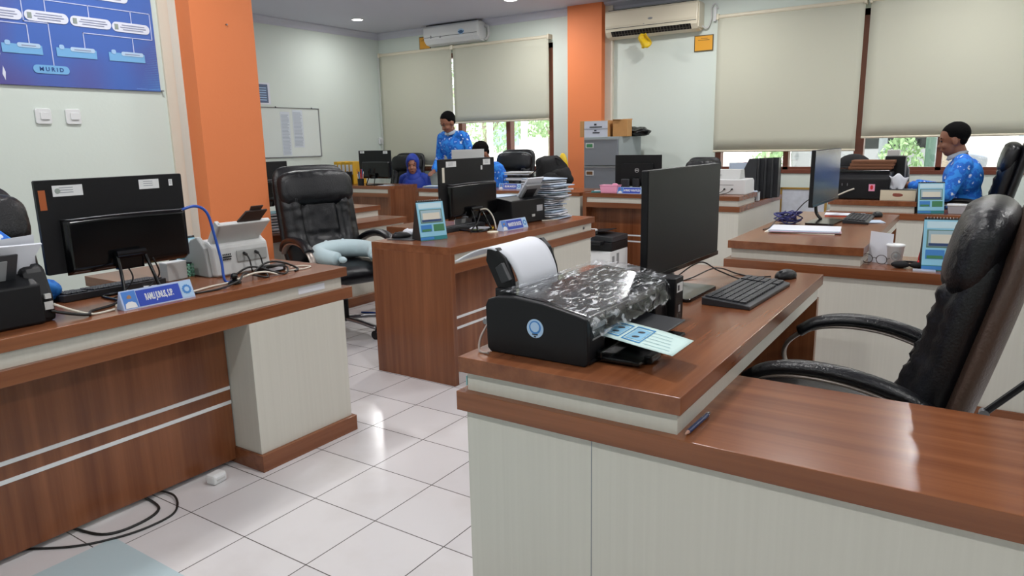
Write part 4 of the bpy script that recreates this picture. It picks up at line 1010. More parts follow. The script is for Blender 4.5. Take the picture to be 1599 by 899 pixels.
def person(label, loc, rz, pose, skin=SKIN, lean=0, head_yaw=0, head_pitch=0, arms=None, hijab=False, seat=.50):
    t = thing('person', label, 'person', loc, rz)
    st = pose == 'stand'
    pz = .92 if st else seat+.09
    hip = Vector((0, 0, pz)); la = R(lean)
    def T(x, y, z): return Vector((x*math.cos(la)+z*math.sin(la), y, pz+z*math.cos(la)-x*math.sin(la)))
    chest, neck0, neck1 = T(0, 0, .34), T(.0, 0, .47), T(.025, 0, .56)
    hc = T(.05, 0, .635)
    bm = NB()
    ell(bm, hip, (.125, .165, .12), 20); capsule(bm, T(0, 0, .05), T(0, 0, .2), .115, .11); ell(bm, chest, (.115, .175, .15), 20)
    capsule(bm, neck0, neck1+Vector((0, 0, .02)), .058, .052)
    M = head(bm, hc, head_yaw, head_pitch+la*.5)
    sh = [T(.0, s*.185, .43) for s in (-1, 1)]
    arms = arms or [((.10, -.26, -.17+.30), (.36, -.12, .215)), ((.10, .26, .13), (.36, .12, .215))]
    jo = []
    for s_, (el_, wr_) in zip(sh, arms):
        e = Vector((el_[0], el_[1], pz+el_[2])); w_ = Vector((wr_[0], wr_[1], pz+wr_[2])); jo.append((s_, e, w_))
        capsule(bm, s_, e, .050, .040); capsule(bm, e, w_, .040, .027)
        d = (w_-e).normalized(); d = Vector((d.x, d.y, d.z*.3))
        c, side = hand(bm, w_, d, (0, 0, -1) if abs(d.z) < .8 else (0, 1, 0))
        sg = 1 if s_.y < 0 else -1
        th = Vector((0, 0, 1)).cross(d).normalized()*sg
        capsule(bm, c-d*.025+th*.025, c+d*.025+th*.048, .011, .009, 8); capsule(bm, c+d*.025+th*.048, c+d*.05+th*.045+Vector((0, 0, -.01)), .009, .008, 8)
    if st: legs = [((.0, s*.09, pz-.05), (.01, s*.10, .48), (-.02, s*.10, .09)) for s in (-1, 1)]
    else: legs = [((.02, s*.09, pz-.02), (.42, s*.12, pz-.03), (.40, s*.11, .09)) for s in (-1, 1)]
    for a, b, c in legs:
        capsule(bm, a, b, .085, .058); capsule(bm, b, c, .056, .038); capsule(bm, c+(Vector((0, 0, -.04)) if 0 else Vector((0, 0, 0)))if isinstance(c, Vector) else c, (c[0]+.02, c[1], .045), .038, .04)
    body = obj('body', bm, skin, t, smooth=True); remesh(body, .0065, 4)
    # trousers, shoes, shirt
    bm = NB(); ell(bm, hip+Vector((0, 0, -.01)), (.142, .182, .13), 20)
    for a, b, c in legs: capsule(bm, a, b, .10, .075); capsule(bm, b, (c[0], c[1], .12), .075, .06)
    o = obj('trousers', bm, NAVY, t, smooth=True); remesh(o, .014, 4)
    for a, b, c in legs:
        bm = NB(); ell(bm, (c[0]+.06, c[1], .045), (.13, .048, .045), 16)
        for v in bm.verts: v.co.z = max(0, v.co.z)
        obj('shoe', bm, BLACK, t, smooth=True)
    bm = NB(); ell(bm, T(0, 0, .02), (.150, .190, .15), 20); capsule(bm, T(0, 0, .05), T(0, 0, .2), .135, .13); ell(bm, T(0, 0, .32), (.150, .215, .175), 20)
    capsule(bm, T(0, -.14, .45), T(0, .14, .45), .07, .07)
    for a, b, c in jo: capsule(bm, a, b, .070, .060); capsule(bm, b, b.lerp(c, .86), .060, .046)
    o = obj('long_blouse' if hijab else 'shirt', bm, HIJAB if hijab else BATIK, t, smooth=True, label=None if hijab else 'bright blue shirt with small white motifs'); remesh(o, .011, 4)
    if hijab:
        bm = NB(); Mr = M.to_3x3().to_4x4()
        ell(bm, M @ Vector((-.022, 0, .03)), (.118, .098, .122), 24, M=Mr); capsule(bm, M @ Vector((-.03, 0, -.06)), T(0, 0, .42), .10, .15, 20); ell(bm, T(.02, 0, .33), (.16, .215, .19), 20)
        Mi = M.inverted()
        for v in bm.verts:      # open oval for the face
            q = Mi @ v.co
            if q.x > .035 and (q.y/.062)**2+((q.z+.012)/.088)**2 < 1: q.x = .02; v.co = M @ q
        o = obj('headscarf', bm, HIJAB, t, smooth=True)
        face_marks(t, M)
    else:
        short_hair(t, M); face_marks(t, M)
        bm = NB()
        tube(bm, [neck1+Vector((.062*math.cos(a)+.0, .066*math.sin(a), -.045-.03*math.cos(a))) for a in [2*PI*k/14 for k in range(15)]], .016, n=8, k=1, flat=(.008, .022))
        obj('collar', bm, mat('collar_pale', 'a9b4c0', .8), t, smooth=True)
    return t
person('seated man in patterned blue shirt facing left, working at the far right desk', (-.10, 7.08, 0), R(184), 'sit', lean=8, head_pitch=R(8), seat=.49,
       arms=[((.14, -.27, .19), (.40, -.10, .255)), ((.16, .28, .19), (.44, .10, .255))])
person('standing man in patterned blue shirt leaning forward and looking down', (-5.98, 7.72, 0), R(-88), 'stand', lean=14, head_yaw=R(-22), head_pitch=R(22),
       arms=[((.06, -.27, .14), (.30, -.20, -.02)), ((.06, .27, .14), (.30, .18, -.02))])
person('seated man in patterned blue shirt, head bent down behind middle monitor', (-4.90, 7.16, 0), R(-114), 'sit', lean=20, head_yaw=R(-5), head_pitch=R(30), seat=.46,
       arms=[((.10, -.27, .19), (.22, -.14, .262)), ((.12, .28, .19), (.24, .16, .262))])
person('woman in a royal blue headscarf sitting at the far left desk', (-6.50, 7.42, 0), R(-66), 'sit', skin=SKINW, lean=7, head_yaw=R(10), head_pitch=R(4), hijab=True, seat=.33,
       arms=[((.06, -.25, .12), (.12, -.14, .06)), ((.06, .25, .12), (.12, .14, .06))])

[o for o in bpy.data.objects if o.get('label', '').startswith('woman in a royal')][0].scale = (.88, .86, .94)
# ------------------------------------------------------------------ other printers and scanners
# left edge printer, seen from behind
t = thing('inkjet_printer', 'black printer at the left edge with paper standing in its rear tray', 'printer', (-2.56, .80, T1), 0)
bm = NB(); prism(bm, [(-.17, 0), (.165, 0), (.17, .01), (.165, .125), (.10, .155), (-.15, .155), (-.17, .13)], -.22, .17, 'xz'); obj('body', bm, BLACK, t, bevel=.006)
bm = NB(); prism(bm, [(-.10, 0), (.155, 0), (.155, .08), (.12, .17), (.06, .19), (-.1, .19)], .14, .21, 'xz'); obj('side_housing', bm, BLACK, t, bevel=.015)
bm = NB(); bx(bm, .155, .16, .175, .2, .04, .065); bx(bm, .155, .165, .178, .195, .075, .09); obj('socket', bm, GREYW, t)
bm = NB(); prism(bm, [(.10, .13), (.115, .13), (.165, .225), (.15, .225)], -.2, .125, 'xz'); pt = obj('paper_support', bm, CHARC, t, bevel=.004)
bm = NB(); prism(bm, [(.118, .142), (.122, .14), (.158, .205), (.154, .207)], -.16, .095, 'xz'); obj('support_inset', bm, GREYM, pt)
bm = NB(); grid(bm, lambda u, v: Vector((.09+.045*v, -.2+(.355+.05*v)*u, .14+.115*v-.012*v*u)), 6, 4); so_ = None
o = obj('loaded_paper', bm, PAPER, t); o.modifiers.new('s', 'SOLIDIFY').thickness = .008
bm = NB(); prism(bm, [(.08, .14), (.083, .14), (.12, .262), (.117, .262)], -.15, .205, 'xz', M=Matrix.Rotation(R(3), 4, 'X')); obj('back_sheet', bm, PAPER, t)
# document scanner on the left desk
t = thing('document_scanner', 'light grey document scanner with dark raised tray on the left desk', 'scanner', (-2.66, 1.83, T1), R(-3))
bm = NB(); prism(bm, [(-.14, 0), (.08, 0), (.085, .01), (.07, .125), (.03, .145), (-.02, .15), (-.12, .10), (-.15, .05)], -.128, .128, 'xz'); obj('scanner_body', bm, GREYW, t, bevel=.010)
for a_ in (-.145, .122):
    bm = NB(); prism(bm, [(-.13, 0), (.05, 0), (.03, .12), (-.02, .165), (-.07, .15), (-.13, .10)], a_, a_+.023, 'xz'); obj('side_cheek', bm, mat('scanner_side', 'a2a4a3', .4), t, bevel=.006)
Mh = Matrix.Translation((.03, 0, .135)) @ Matrix.Rotation(R(38), 4, 'Y')
bm = NB(); prism(bm, [(-.11, 0), (.10, 0), (.13, .11), (-.115, .11)], -.008, .012, 'yz', M=Mh); bx(bm, -.02, .012, -.118, -.10, 0, .11, M=Mh)
obj('feed_tray', bm, GREYW, t, bevel=.004)
bm = NB(); prism(bm, [(-.03, .10), (.08, .10), (.10, .165), (.0, .165)], -.004, .004, 'yz', M=Mh); prism(bm, [(.02, .15), (.07, .15), (.078, .185), (.02, .185)], -.008, -.003, 'yz', M=Mh); obj('tray_extension', bm, BROWNT, t, bevel=.001)
bm = NB(); bx(bm, .078, .086, -.03, .11, .055, .10); rp = obj('port_recess', bm, mat('scanner_side', 'a2a4a3', .4), t)
for y in (.0, .055):
    bm = NB(); cyl(bm, (.084, y, .088), (.105, y, .082), .006, n=10); tube(bm, [(.105, y, .082), (.115, y+.005, .06), (.12, y+.01, .01)], .003, n=6); obj('plug', bm, CABLEK, rp, smooth=True)
bm = NB()
for r_ in range(3):
    for c_ in range(5): bx(bm, .081, .085, -.095+.008*c_, -.091+.008*c_+.002*(r_ % 2), .068+.01*r_, .074+.01*r_)
obj('rear_marking', bm, CHARC, t)
# middle desk printer
t = thing('inkjet_printer', 'black printer with grey paper support on the middle desk', 'printer', (-2.62, 3.905, T1), R(-2))
bm = NB(); prism(bm, [(-.16, 0), (.17, 0), (.175, .01), (.17, .155), (.05, .175), (-.13, .175), (-.17, .15)], -.20, .18, 'xz'); obj('body', bm, BLACK, t, bevel=.006)
bm = NB(); bx(bm, -.12, .06, -.19, .04, .175, .178); obj('document_on_lid', bm, PAPER2, t)
bm = NB(); prism(bm, [(.06, .12), (.085, .12), (.17, .24), (.15, .25)], -.02, .16, 'xz'); sp = obj('paper_support', bm, GREYM, t, bevel=.003)
bm = NB(); prism(bm, [(.098, .13), (.101, .128), (.158, .215), (.155, .217)], .0, .11, 'xz'); obj('support_inset', bm, BLACK, sp)
bm = NB(); prism(bm, [(.05, .14), (.06, .14), (.165, .285), (.155, .29)], .0, .19, 'xz'); obj('loaded_paper', bm, PAPER, t)
bm = NB(); bx(bm, .173, .1745, .08, .15, .07, .11); obj('sticker', bm, mat('silver_label', 'a9abb0', .4), t)
bm = NB(); bx(bm, .174, .18, .02, .05, .04, .055); obj('socket', bm, GREYW, t)
# copier on the floor before the far desk
t = thing('multifunction_copier', 'white and black copier standing on the floor before the far desk', 'copier', (-3.05, 6.05, 0), 0)
bm = NB(); bx(bm, -.26, .24, -.2, .2, .0, .27); obj('base_housing', bm, WHITE, t, bevel=.008)
for k in (0, 1):
    bm = NB(); bx(bm, -.25, .23, -.208, -.2, .02+.12*k, .13+.12*k); dr = obj('paper_drawer', bm, WHITE, t, bevel=.002)
    bm = NB(); bx(bm, -.05, .05, -.211, -.208, .10+.12*k, .115+.12*k); obj('drawer_pull', bm, GREYM, dr)
bm = NB(); bx(bm, -.26, .24, -.16, .2, .27, .36); bx(bm, -.26, .16, -.24, -.1, .34, .375); obj('scanner_unit', bm, BLACK, t, bevel=.006)
bm = NB(); bx(bm, -.24, .05, -.242, -.15, .374, .380); obj('control_panel', bm, mat('panel_slate', '3f4a57', .3), t)
bm = NB(); prism(bm, [(-.26, .36), (.24, .36), (.24, .41), (.10, .42), (-.26, .44)], -.14, .2, 'xz'); obj('document_feeder', bm, CHARC, t, bevel=.006)
t.scale = (1, 1, .92)
bm = NB(); bx(bm, -.27, .02, -.17, .0, .385, .475); obj('feeder_cover', bm, WHITE, t, bevel=.012)
bm = NB(); prism(bm, [(-.05, .44), (.14, .46), (.14, .467), (-.05, .45)], -.1, .16, 'xz'); obj('feeder_tray', bm, BLACK, t, bevel=.002)
bm = NB(); bx(bm, .2405, .242, -.15, -.10, .16, .22); bx(bm, .2405, .242, -.05, .0, .13, .24); obj('side_vent', bm, GREYM, t)
# white printer on far desk
t = thing('laser_printer', 'white printer with black plugs at the right end of far desk', 'printer', (-2.02, 6.75, T1), 0)
bm = NB(); prism(bm, [(-.15, 0), (.15, 0), (.15, .12), (.11, .14), (-.15, .14)], -.19, .21, 'yz', M=None); obj('body', bm, WHITE, t, bevel=.008)
bm = NB(); prism(bm, [(-.1, .14), (.08, .14), (.05, .225), (-.06, .225)], -.18, .14, 'yz'); obj('paper_cover', bm, GREYW, t, bevel=.004)
bm = NB(); bx(bm, -.17, .1, -.152, -.15, .085, .09); obj('housing_seam', bm, GREYM, t)
bm = NB(); bx(bm, -.07, -.03, -.105, -.09, .175, .180); obj('lid_marking', bm, GREYM, t)
for x, (dx, dz) in ((.02, (-.09, -.16)), (.09, (-.03, -.16))):
    bm = NB(); cyl(bm, (x, -.15, .05), (x, -.17, .05), .008, n=8); tube(bm, [(x, -.17, .05), (x-.03, -.185, .02), (x-.1, -.39, -.0)], .003, n=6)
    bmesh.ops.delete(bm, geom=[v for v in bm.verts if v.co.y < -.36], context='VERTS'); obj('power_cable', bm, CABLEK, t, smooth=True)
# black printer at window desk
t = thing('inkjet_printer', 'big black printer with pink sticker at the far right desk', 'printer', (-.87, 6.58, T1), 0)
bm = NB(); prism(bm, [(-.17, 0), (.2, 0), (.2, .2), (.16, .22), (-.12, .22), (-.17, .17)], -.19, .25, 'yz'); obj('body', bm, BLACK, t, bevel=.01)
bm = NB(); bx(bm, -.18, .24, -.13, .17, .215, .237); obj('scanner_lid', bm, BLACKG, t, bevel=.006)
bm = NB(); bx(bm, .10, .145, -.174, -.17, .07, .125); s_ = obj('pink_sticker', bm, PINK, t, label='pink square sticker')
bm = NB(); ell(bm, (.122, -.1745, .1), (.012, .001, .018), 10); obj('sticker_mark', bm, RED, s_)
bm = NB(); ell(bm, (-.1, -.171, .12), (.004, .002, .012), 8); ell(bm, (-.06, -.171, .12), (.004, .002, .014), 8); obj('control_button', bm, STEEL, t)
bm = NB(); tube(bm, [(-.30, -.22, .003), (-.16, -.22, .02), (-.05, -.215, .07), (.0, -.21, .09)], .006, n=8); tag(obj('white_cable', bm, CABLEW, smooth=True), 'white cable running up the front of the big black printer', 'cable').location = (-.87, 6.58, T1)
t = thing('paper_bundle', 'brown tied bundle of files on top of the big black printer', 'files', (-.79, 6.70, T1+.238), 0)
for k in range(3):
    bm = NB(); bx(bm, -.17+.01*k, .16+.008*k, -.1, .1, .025*k, .025*k+.022); obj('file', bm, mat('file_brown', '7f5238', .7), t, bevel=.002)
t = thing('black_hat', 'round black cap lying on the printer, left of the brown files', 'hat', (-1.02, 6.78, T1+.238), 0)
bm = NB(); ell(bm, (.06, .1, .0), (.15, .1, .12), 18)
for v in bm.verts: v.co.z = max(0, v.co.z)
obj('cap_crown', bm, FABB, t, smooth=True)
bm = NB(); ell(bm, (.1, .02, .006), (.17, .09, .008), 18)
for v in bm.verts: v.co.z = max(0, v.co.z)
obj('cap_brim', bm, FABB, t, smooth=True)
t = thing('dark_box', 'small dark box with pale top beside the brown files', 'box', (-.60, 6.72, T1), 0)
bm = NB(); bx(bm, -.1, .05, 0, .15, 0, .34); obj('box_body', bm, BLACK, t, bevel=.006)
bm = NB(); bx(bm, -.09, .0, .02, .12, .34, .39); obj('box_top', bm, GREYW, t, bevel=.004)
# tissue box on window desk
t = thing('tissue_box', 'cream tissue box with brown print and white tissue pulled out', 'box', (-.555, 6.44, T1), 0)
bm = NB(); bx(bm, -.125, .125, -.06, .06, 0, .085); obj('box_body', bm, mat('tissue_cream', 'd0c6ae', .6), t, bevel=.003)
bm = NB(); bx(bm, -.125, .125, -.061, .061, .083, .088); obj('box_rim', bm, CHARC, t)
bm = NB(); ell(bm, (0, -.061, .045), (.038, .001, .014), 12); ell(bm, (-.015, -.0615, .054), (.02, .001, .006), 8); obj('printed_mark', bm, mat('mark_brown', '8a4a3c', .6), t)
bm = NB()
def tissue(u, v):
    a = (u-.5)*2; return Vector((-.02+a*(.05+.035*v), .03*math.sin(u*9+v*2)*v, .085+.12*v*(1-.25*abs(a))+.01*math.sin(u*14)))
grid(bm, tissue, 16, 8); o = obj('tissue', bm, PAPER, t, smooth=True); o.modifiers.new('s', 'SOLIDIFY').thickness = .003
t = thing('plastic_container', 'clear food container with pale lid beside the standing calendar', 'container', (-.125, 6.42, L1), 0)
bm = NB(); prism(bm, [(-.075, 0), (.075, 0), (.085, .06), (-.085, .06)], -.05, .05, 'xz'); obj('tub', bm, mat('tub_grey', 'a8a6ac', .3), t, bevel=.004)
bm = NB(); bx(bm, -.09, .09, -.055, .055, .06, .072); obj('lid', bm, WHITE, t, bevel=.003)
t = thing('teal_packet', 'teal tissue packet right of the window desk calendar', 'packet', (.03, 6.36, L1), R(10))
bm = NB(); bx(bm, -.07, .07, -.03, .03, 0, .07); obj('packet_body', bm, TEAL, t, bevel=.01)
bm = NB(); bx(bm, -.05, .05, -.0315, -.03, .02, .05); obj('packet_print', bm, mat('teal_light', '7fc4bd', .5), t)
t = thing('white_cloth', 'crumpled white cloth lying beside the plastic container', 'cloth', (.10, 6.50, L1), 0)
bm = NB(); ell(bm, (0, 0, .03), (.10, .06, .04), 18)
for v in bm.verts: v.co += v.co.normalized()*.015*noise.noise(v.co*30); v.co.z = max(0, v.co.z)
obj('cloth', bm, PAPERC, t, smooth=True)
t = thing('water_jug', 'small dark jug on the desk left of the seated man by the window', 'jug', (-.62, 7.45, T1), 0)
bm = NB(); lathe(bm, [(.05, 0), (.055, .1), (.05, .2), (.03, .24), (.03, .27)], n=20); obj('pitcher_body', bm, CHARC, t, smooth=True)

# ------------------------------------------------------------------ second right desk clutter
def sheets(label, loc, rz, n, w, h, mats, jitter=.012, cat='papers', th=.0035):
    t = thing('paper_pile', label, cat, loc, rz)
    for k in range(n):
        M = Matrix.Translation((random.uniform(-jitter, jitter), random.uniform(-jitter, jitter), k*th)) @ Matrix.Rotation(R(random.uniform(-6, 6)), 4, 'Z')
        bm = NB(); bx(bm, -w/2, w/2, -h/2, h/2, .0, th*.9, M=M); obj('sheet', bm, mats[k % len(mats)], t)
    return t
sheets('flat pile of printed papers near the front edge of second right desk', (-.81, 4.17, T1), R(8), 5, .36, .24, [PAPERC, PAPER, mat('paper_rose', 'c9a9b8', .7), PAPER2, PAPER])
t = sheets('red folder under white papers behind the tall dark monitor', (-.74, 5.10, T1), R(4), 3, .24, .15, [mat('folder_red', 'e0553a', .5), mat('folder_pink', 'd99aa0', .6), PAPER], .004, 'folder')
sheets('loose white notes beside the keyboard on second right desk', (-.52, 4.77, T1+.0), R(15), 2, .09, .14, [PAPER, PAPER2], .006)
bm = NB()
for k in range(14):
    a = random.random()*6.28; tube(bm, [(-.97+.05*math.cos(a+i*1.3)*(.5+random.random()), 4.50+.07*math.sin(a+i*1.5)*(.5+random.random()), T1+.006+.07*random.random()) for i in range(5)], .004, n=6, k=5)
tag(obj('bundled_cable', bm, CABLEV, smooth=True), 'tangled violet blue cable bundle left of the tall monitor base', 'cable')
bm = NB(); tube(bm, [(-1.02, 4.12, T1+.004), (-1.0, 4.2, T1+.01), (-.99, 4.32, T1+.045), (-.96, 4.45, T1+.06)], .003, n=6); tube(bm, [(-.95, 4.55, T1+.05), (-.9, 4.6, T1+.12), (-.86, 4.7, T1+.15), (-.84, 4.72, T1+.13)], .003, n=6); tag(obj('monitor_cable', bm, CABLEK, smooth=True), 'black cable arching from the tangled bundle to the tall monitor', 'cable')
# low counter of second right desk
t = thing('paper_cup', 'white paper cup with round dark emblem on the low counter', 'cup', (-.318, 3.79, L1), 0)
bm = NB(); lathe(bm, [(.028, 0), (.030, .002), (.038, .088), (.040, .090), (.038, .093), (.035, .088), (.028, .006)], n=32); obj('cup_body', bm, WHITE, t, smooth=True)
bm = NB(); lathe(bm, [(.041, .088), (.042, .094), (.036, .098), (.0, .098)], n=28, cap=False); obj('lid', bm, WHITE, t, smooth=True)
bm = NB()
for k in range(20):
    a0, a1 = 2*PI*k/20, 2*PI*(k+1)/20; cx_, rr = -.002, .022
    P_ = lambda a: Vector((.018*math.cos(a)+.006, -.0365-.0*abs(math.cos(a)), .045+.02*math.sin(a)))
    cyl(bm, P_(a0), P_(a1), .0016, n=5)
ell(bm, (.006, -.0365, .045), (.009, .0015, .010), 10)
obj('round_emblem', bm, GREYM, t)
t = thing('eyeglasses', 'pair of thin framed glasses standing on the low counter', 'glasses', (-.40, 3.745, L1+.0), R(-12))
bm = NB()
for s in (-1, 1): tube(bm, [(s*.032+.024*math.cos(a), 0, .026+.022*math.sin(a)) for a in [2*PI*k/14 for k in range(15)]], .0018, n=6, k=1)
tube(bm, [(-.009, 0, .03), (0, -.002, .034), (.009, 0, .03)], .0016, n=6, k=3); obj('frame', bm, BROWNT, t)
for s in (-1, 1):
    bm = NB(); tube(bm, [(s*.056, 0, .03), (s*.058, .06, .03), (s*.055, .12, .012)], .0016, n=6, k=3); obj('temple', bm, BROWNT, t)
t = thing('folded_card', 'blank white card leaning behind the glasses and paper cup', 'card', (-.385, 3.80, L1), R(-20))
bm = NB(); prism(bm, [(-.055, 0), (.055, -.0), (.05, .145), (-.06, .15)], -.001, .001, 'xz', M=Matrix.Rotation(R(-8), 4, 'X')); obj('card_sheet', bm, PAPER, t)
t = thing('headset', 'black headset with cable in front of the paper cup', 'headset', (-.255, 3.70, L1), R(10))
bm = NB(); ell(bm, (-.03, 0, .016), (.04, .03, .016), 16); ell(bm, (.04, .01, .014), (.035, .022, .014), 16); obj('ear_cup', bm, FABB, t, smooth=True)
bm = NB(); tube(bm, [(-.06, 0, .02), (-.02, .06, .02), (.04, .06, .02), (.07, .02, .018)], .005, n=8); obj('headband', bm, BLACK, t, smooth=True)
t = thing('red_pouch', 'small red pouch with looped strap left of the wire bound calendar', 'pouch', (-.175, 3.77, L1), 0)
bm = NB(); ell(bm, (0, 0, .02), (.05, .035, .022), 16); obj('pouch_body', bm, RED, t, smooth=True)
bm = NB(); tube(bm, [(-.04, .0, .03), (-.035, 0, .07), (-.01, 0, .105), (.02, 0, .11), (.03, .0, .05)], .005, n=8); obj('strap_loop', bm, RED, t, smooth=True)
t = thing('plastic_sleeve', 'folded clear plastic sleeve in front of the wire bound calendar', 'sleeve', (-.17, 3.655, L1), R(5))
bm = NB(); bx(bm, -.06, .03, -.03, .02, 0, .006); obj('sleeve', bm, mat('sleeve_pale', 'b7b9c4', .2), t)

# ------------------------------------------------------------------ far desk clutter (near the cabinet)
t = thing('pink_basket', 'small pink plastic basket on the desk before the filing cabinet', 'basket', (-3.10, 6.46, T1), 0)
bm = NB(); prism(bm, [(-.085, 0), (.085, 0), (.095, .075), (-.095, .075)], -.05, .05, 'xz'); obj('basket_body', bm, PINK, t, bevel=.006)
bm = NB(); bx(bm, -.098, .098, -.054, .054, .072, .08); ell(bm, (.05, 0, .085), (.03, .02, .012), 10); obj('rim', bm, PINK, t, bevel=.002)
t = thing('teal_packet', 'small green packet left of the pink basket', 'packet', (-3.26, 6.47, T1), R(15))
bm = NB(); bx(bm, -.05, .05, -.03, .03, 0, .016); obj('packet_body', bm, TEAL, t, bevel=.004); bm = NB(); bx(bm, -.02, .05, -.02, .02, .016, .022); obj('packet_top', bm, PAPER, t)
t = thing('desk_phone', 'dark handset standing left of the monitor with the ring logo', 'telephone', (-3.02, 6.62, T1), 0)
bm = NB(); bx(bm, -.06, .06, -.06, .04, 0, .03); bx(bm, -.045, .045, .0, .03, .03, .13); obj('phone_body', bm, CHARC, t, bevel=.01)
bm = NB(); ell(bm, (0, -.05, .035), (.05, .025, .015), 12); obj('handset', bm, BLACK, t, smooth=True)
# magazine holders, files and block on far desk return
for k, lab in enumerate(('front black magazine holder with pink and white files in it', 'second black magazine holder behind the front one', 'third black magazine holder in the row', 'rearmost black magazine holder in the row')):
    t = thing('magazine_holder', lab, 'magazine holder', (-2.0+.075*k*.55, 7.22+.11*k, L1), 0, 'black magazine holders on the far desk return')
    bm = NB(); P_ = [(-.15, 0), (.14, 0), (.14, .40), (.06, .40), (-.01, .25), (-.15, .12)]
    prism(bm, P_, -.05, -.046, 'xz'); prism(bm, P_, .042, .046, 'xz'); bx(bm, .136, .14, -.05, .046, 0, .4); bx(bm, -.15, .14, -.05, .046, 0, .004); bx(bm, -.15, -.146, -.05, .046, 0, .12)
    obj('holder', bm, CHARC, t)
    for j in range(3):
        bm = NB(); bx(bm, -.14+.01*j, .132, -.038+.026*j, -.020+.026*j, .004, .36-.02*j); obj('file', bm, [PAPER2, mat('file_magenta', 'b03a72', .5), PAPER][(j+k) % 3], t)
t = thing('wire_rack', 'thin black wire file rack behind the magazine holders', 'rack', (-1.86, 7.70, L1), 0)
bm = NB()
for k in range(5): tube(bm, [(-.1, -.1+.05*k, 0), (-.1, -.1+.05*k, .3), (.08, -.1+.05*k, .36), (.08, -.1+.05*k, 0)], .003, n=6, k=1)
for z_ in (.01, ): tube(bm, [(.08, -.1, z_), (.08, .1, z_)], .003, n=6, k=1); tube(bm, [(-.1, -.1, z_), (-.1, .1, z_)], .003, n=6, k=1)
obj('wire_frame', bm, BLACK, t)
sheets('slanting pile of papers and thin books before the magazine holders', (-1.94, 7.04, L1), R(10), 9, .2, .14, [PAPER, CHARC, PAPER2, PAPER, TEAL], .02, 'papers', .012)
t = thing('plastic_case', 'small clear plastic case on the low return beside the white printer', 'case', (-1.815, 6.90, T1-.09), 0)
bm = NB(); bx(bm, -.02, .022, 0.1, .17, 0, .08); obj('case_body', bm, mat('case_pale', 'b9bcc0', .2), t, bevel=.006); bm = NB(); bx(bm, -.02, .022, .1, .17, .08, .088); obj('case_lid', bm, GREYM, t)
sheets('white paper lying on the far printer side of the return', (-2.12, 7.15, L1), R(-10), 2, .15, .2, [PAPER, PAPER2], .02)
# framed picture leaning below window
t = thing('picture_frame', 'gold framed marble patterned picture standing against the wall below the window', 'picture', (-1.60, 8.08, .30), 0)
bm = NB(); w, h = .24, .38
bx(bm, -w, w, 0, .03, 0, .022); bx(bm, -w, w, 0, .03, h*1-.022+.04, h+.04); bx(bm, -w, -w+.022, 0, .03, 0, h+.04); bx(bm, w-.022, w, 0, .03, 0, h+.04); obj('frame', bm, GOLD, t, bevel=.003)
mm = mat('marble_print', 'c7ccd6', .4, var=.25, vscale=14)
bm = NB(); bx(bm, -w+.02, w-.02, .008, .022, .02, h+.02); obj('picture_print', bm, mm, t)
t = thing('low_shelf', 'low cream wall shelf carrying the gold framed picture', 'shelf', (-1.6, 8.05, 0), 0)
bm = NB(); bx(bm, -.3, .3, -.03, .14, .27, .30); bx(bm, -.3, -.27, -.03, .14, 0, .27); bx(bm, .27, .3, -.03, .14, 0, .27); obj('shelf_body', bm, CREAM, t)
# ------------------------------------------------------------------ middle desk clutter: heap of files
ry = [PAPER, PAPERC, CHARC, PAPER2, mat('file_teal', '5f9a98', .6), PAPER, BLACK, PAPER2]
ORD = ['lowest', 'second', 'third', 'fourth', 'fifth', 'sixth', 'seventh', 'eighth', 'ninth', 'tenth', 'eleventh', 'twelfth', 'thirteenth', 'fourteenth', 'fifteenth', 'sixteenth', 'seventeenth', 'eighteenth', 'nineteenth', 'twentieth']
for k in range(19):
    t = thing('file_folder', ORD[k]+(' file' if k == 0 else ' file from the bottom')+' of the leaning heap beside the black middle printer', 'file', (-2.52+random.uniform(-.04, .04), 4.215+random.uniform(-.02, .02)+.001*k, T1+.001+.0145*k), R(random.uniform(-16, 16)), 'heap of files beside the middle printer')
    a_ = R(random.uniform(-3, 3))
    bm = NB(); bx(bm, -.115, .115, -.10, .115, .0015, .004); obj('cover', bm, ry[k % 8], t).rotation_euler = (a_*.3, 0, 0)
    bm = NB(); bx(bm, -.112, .120, -.105, .108, .004, .0105, M=Matrix.Rotation(R(random.uniform(-4, 4)), 4, 'Z')); obj('pages', bm, PAPER if k % 3 else PAPER2, t)
t = thing('carton_box', 'low white carton under papers on the far side of the middle desk return', 'box', (-3.05, 4.24, L1), R(3))
bm = NB(); bx(bm, -.16, .16, -.08, .1, 0, .12); obj('carton', bm, WHITE, t, bevel=.004); bm = NB(); bx(bm, -.14, .15, -.07, .09, .12, .135); obj('top_sheets', bm, PAPER2, t)
sheets('yellow and green notes under the middle desk monitor', (-2.55, 3.50, T1), R(20), 3, .12, .10, [mat('note_green', '8fbf6a', .6), YELLOW, PAPER], .02)
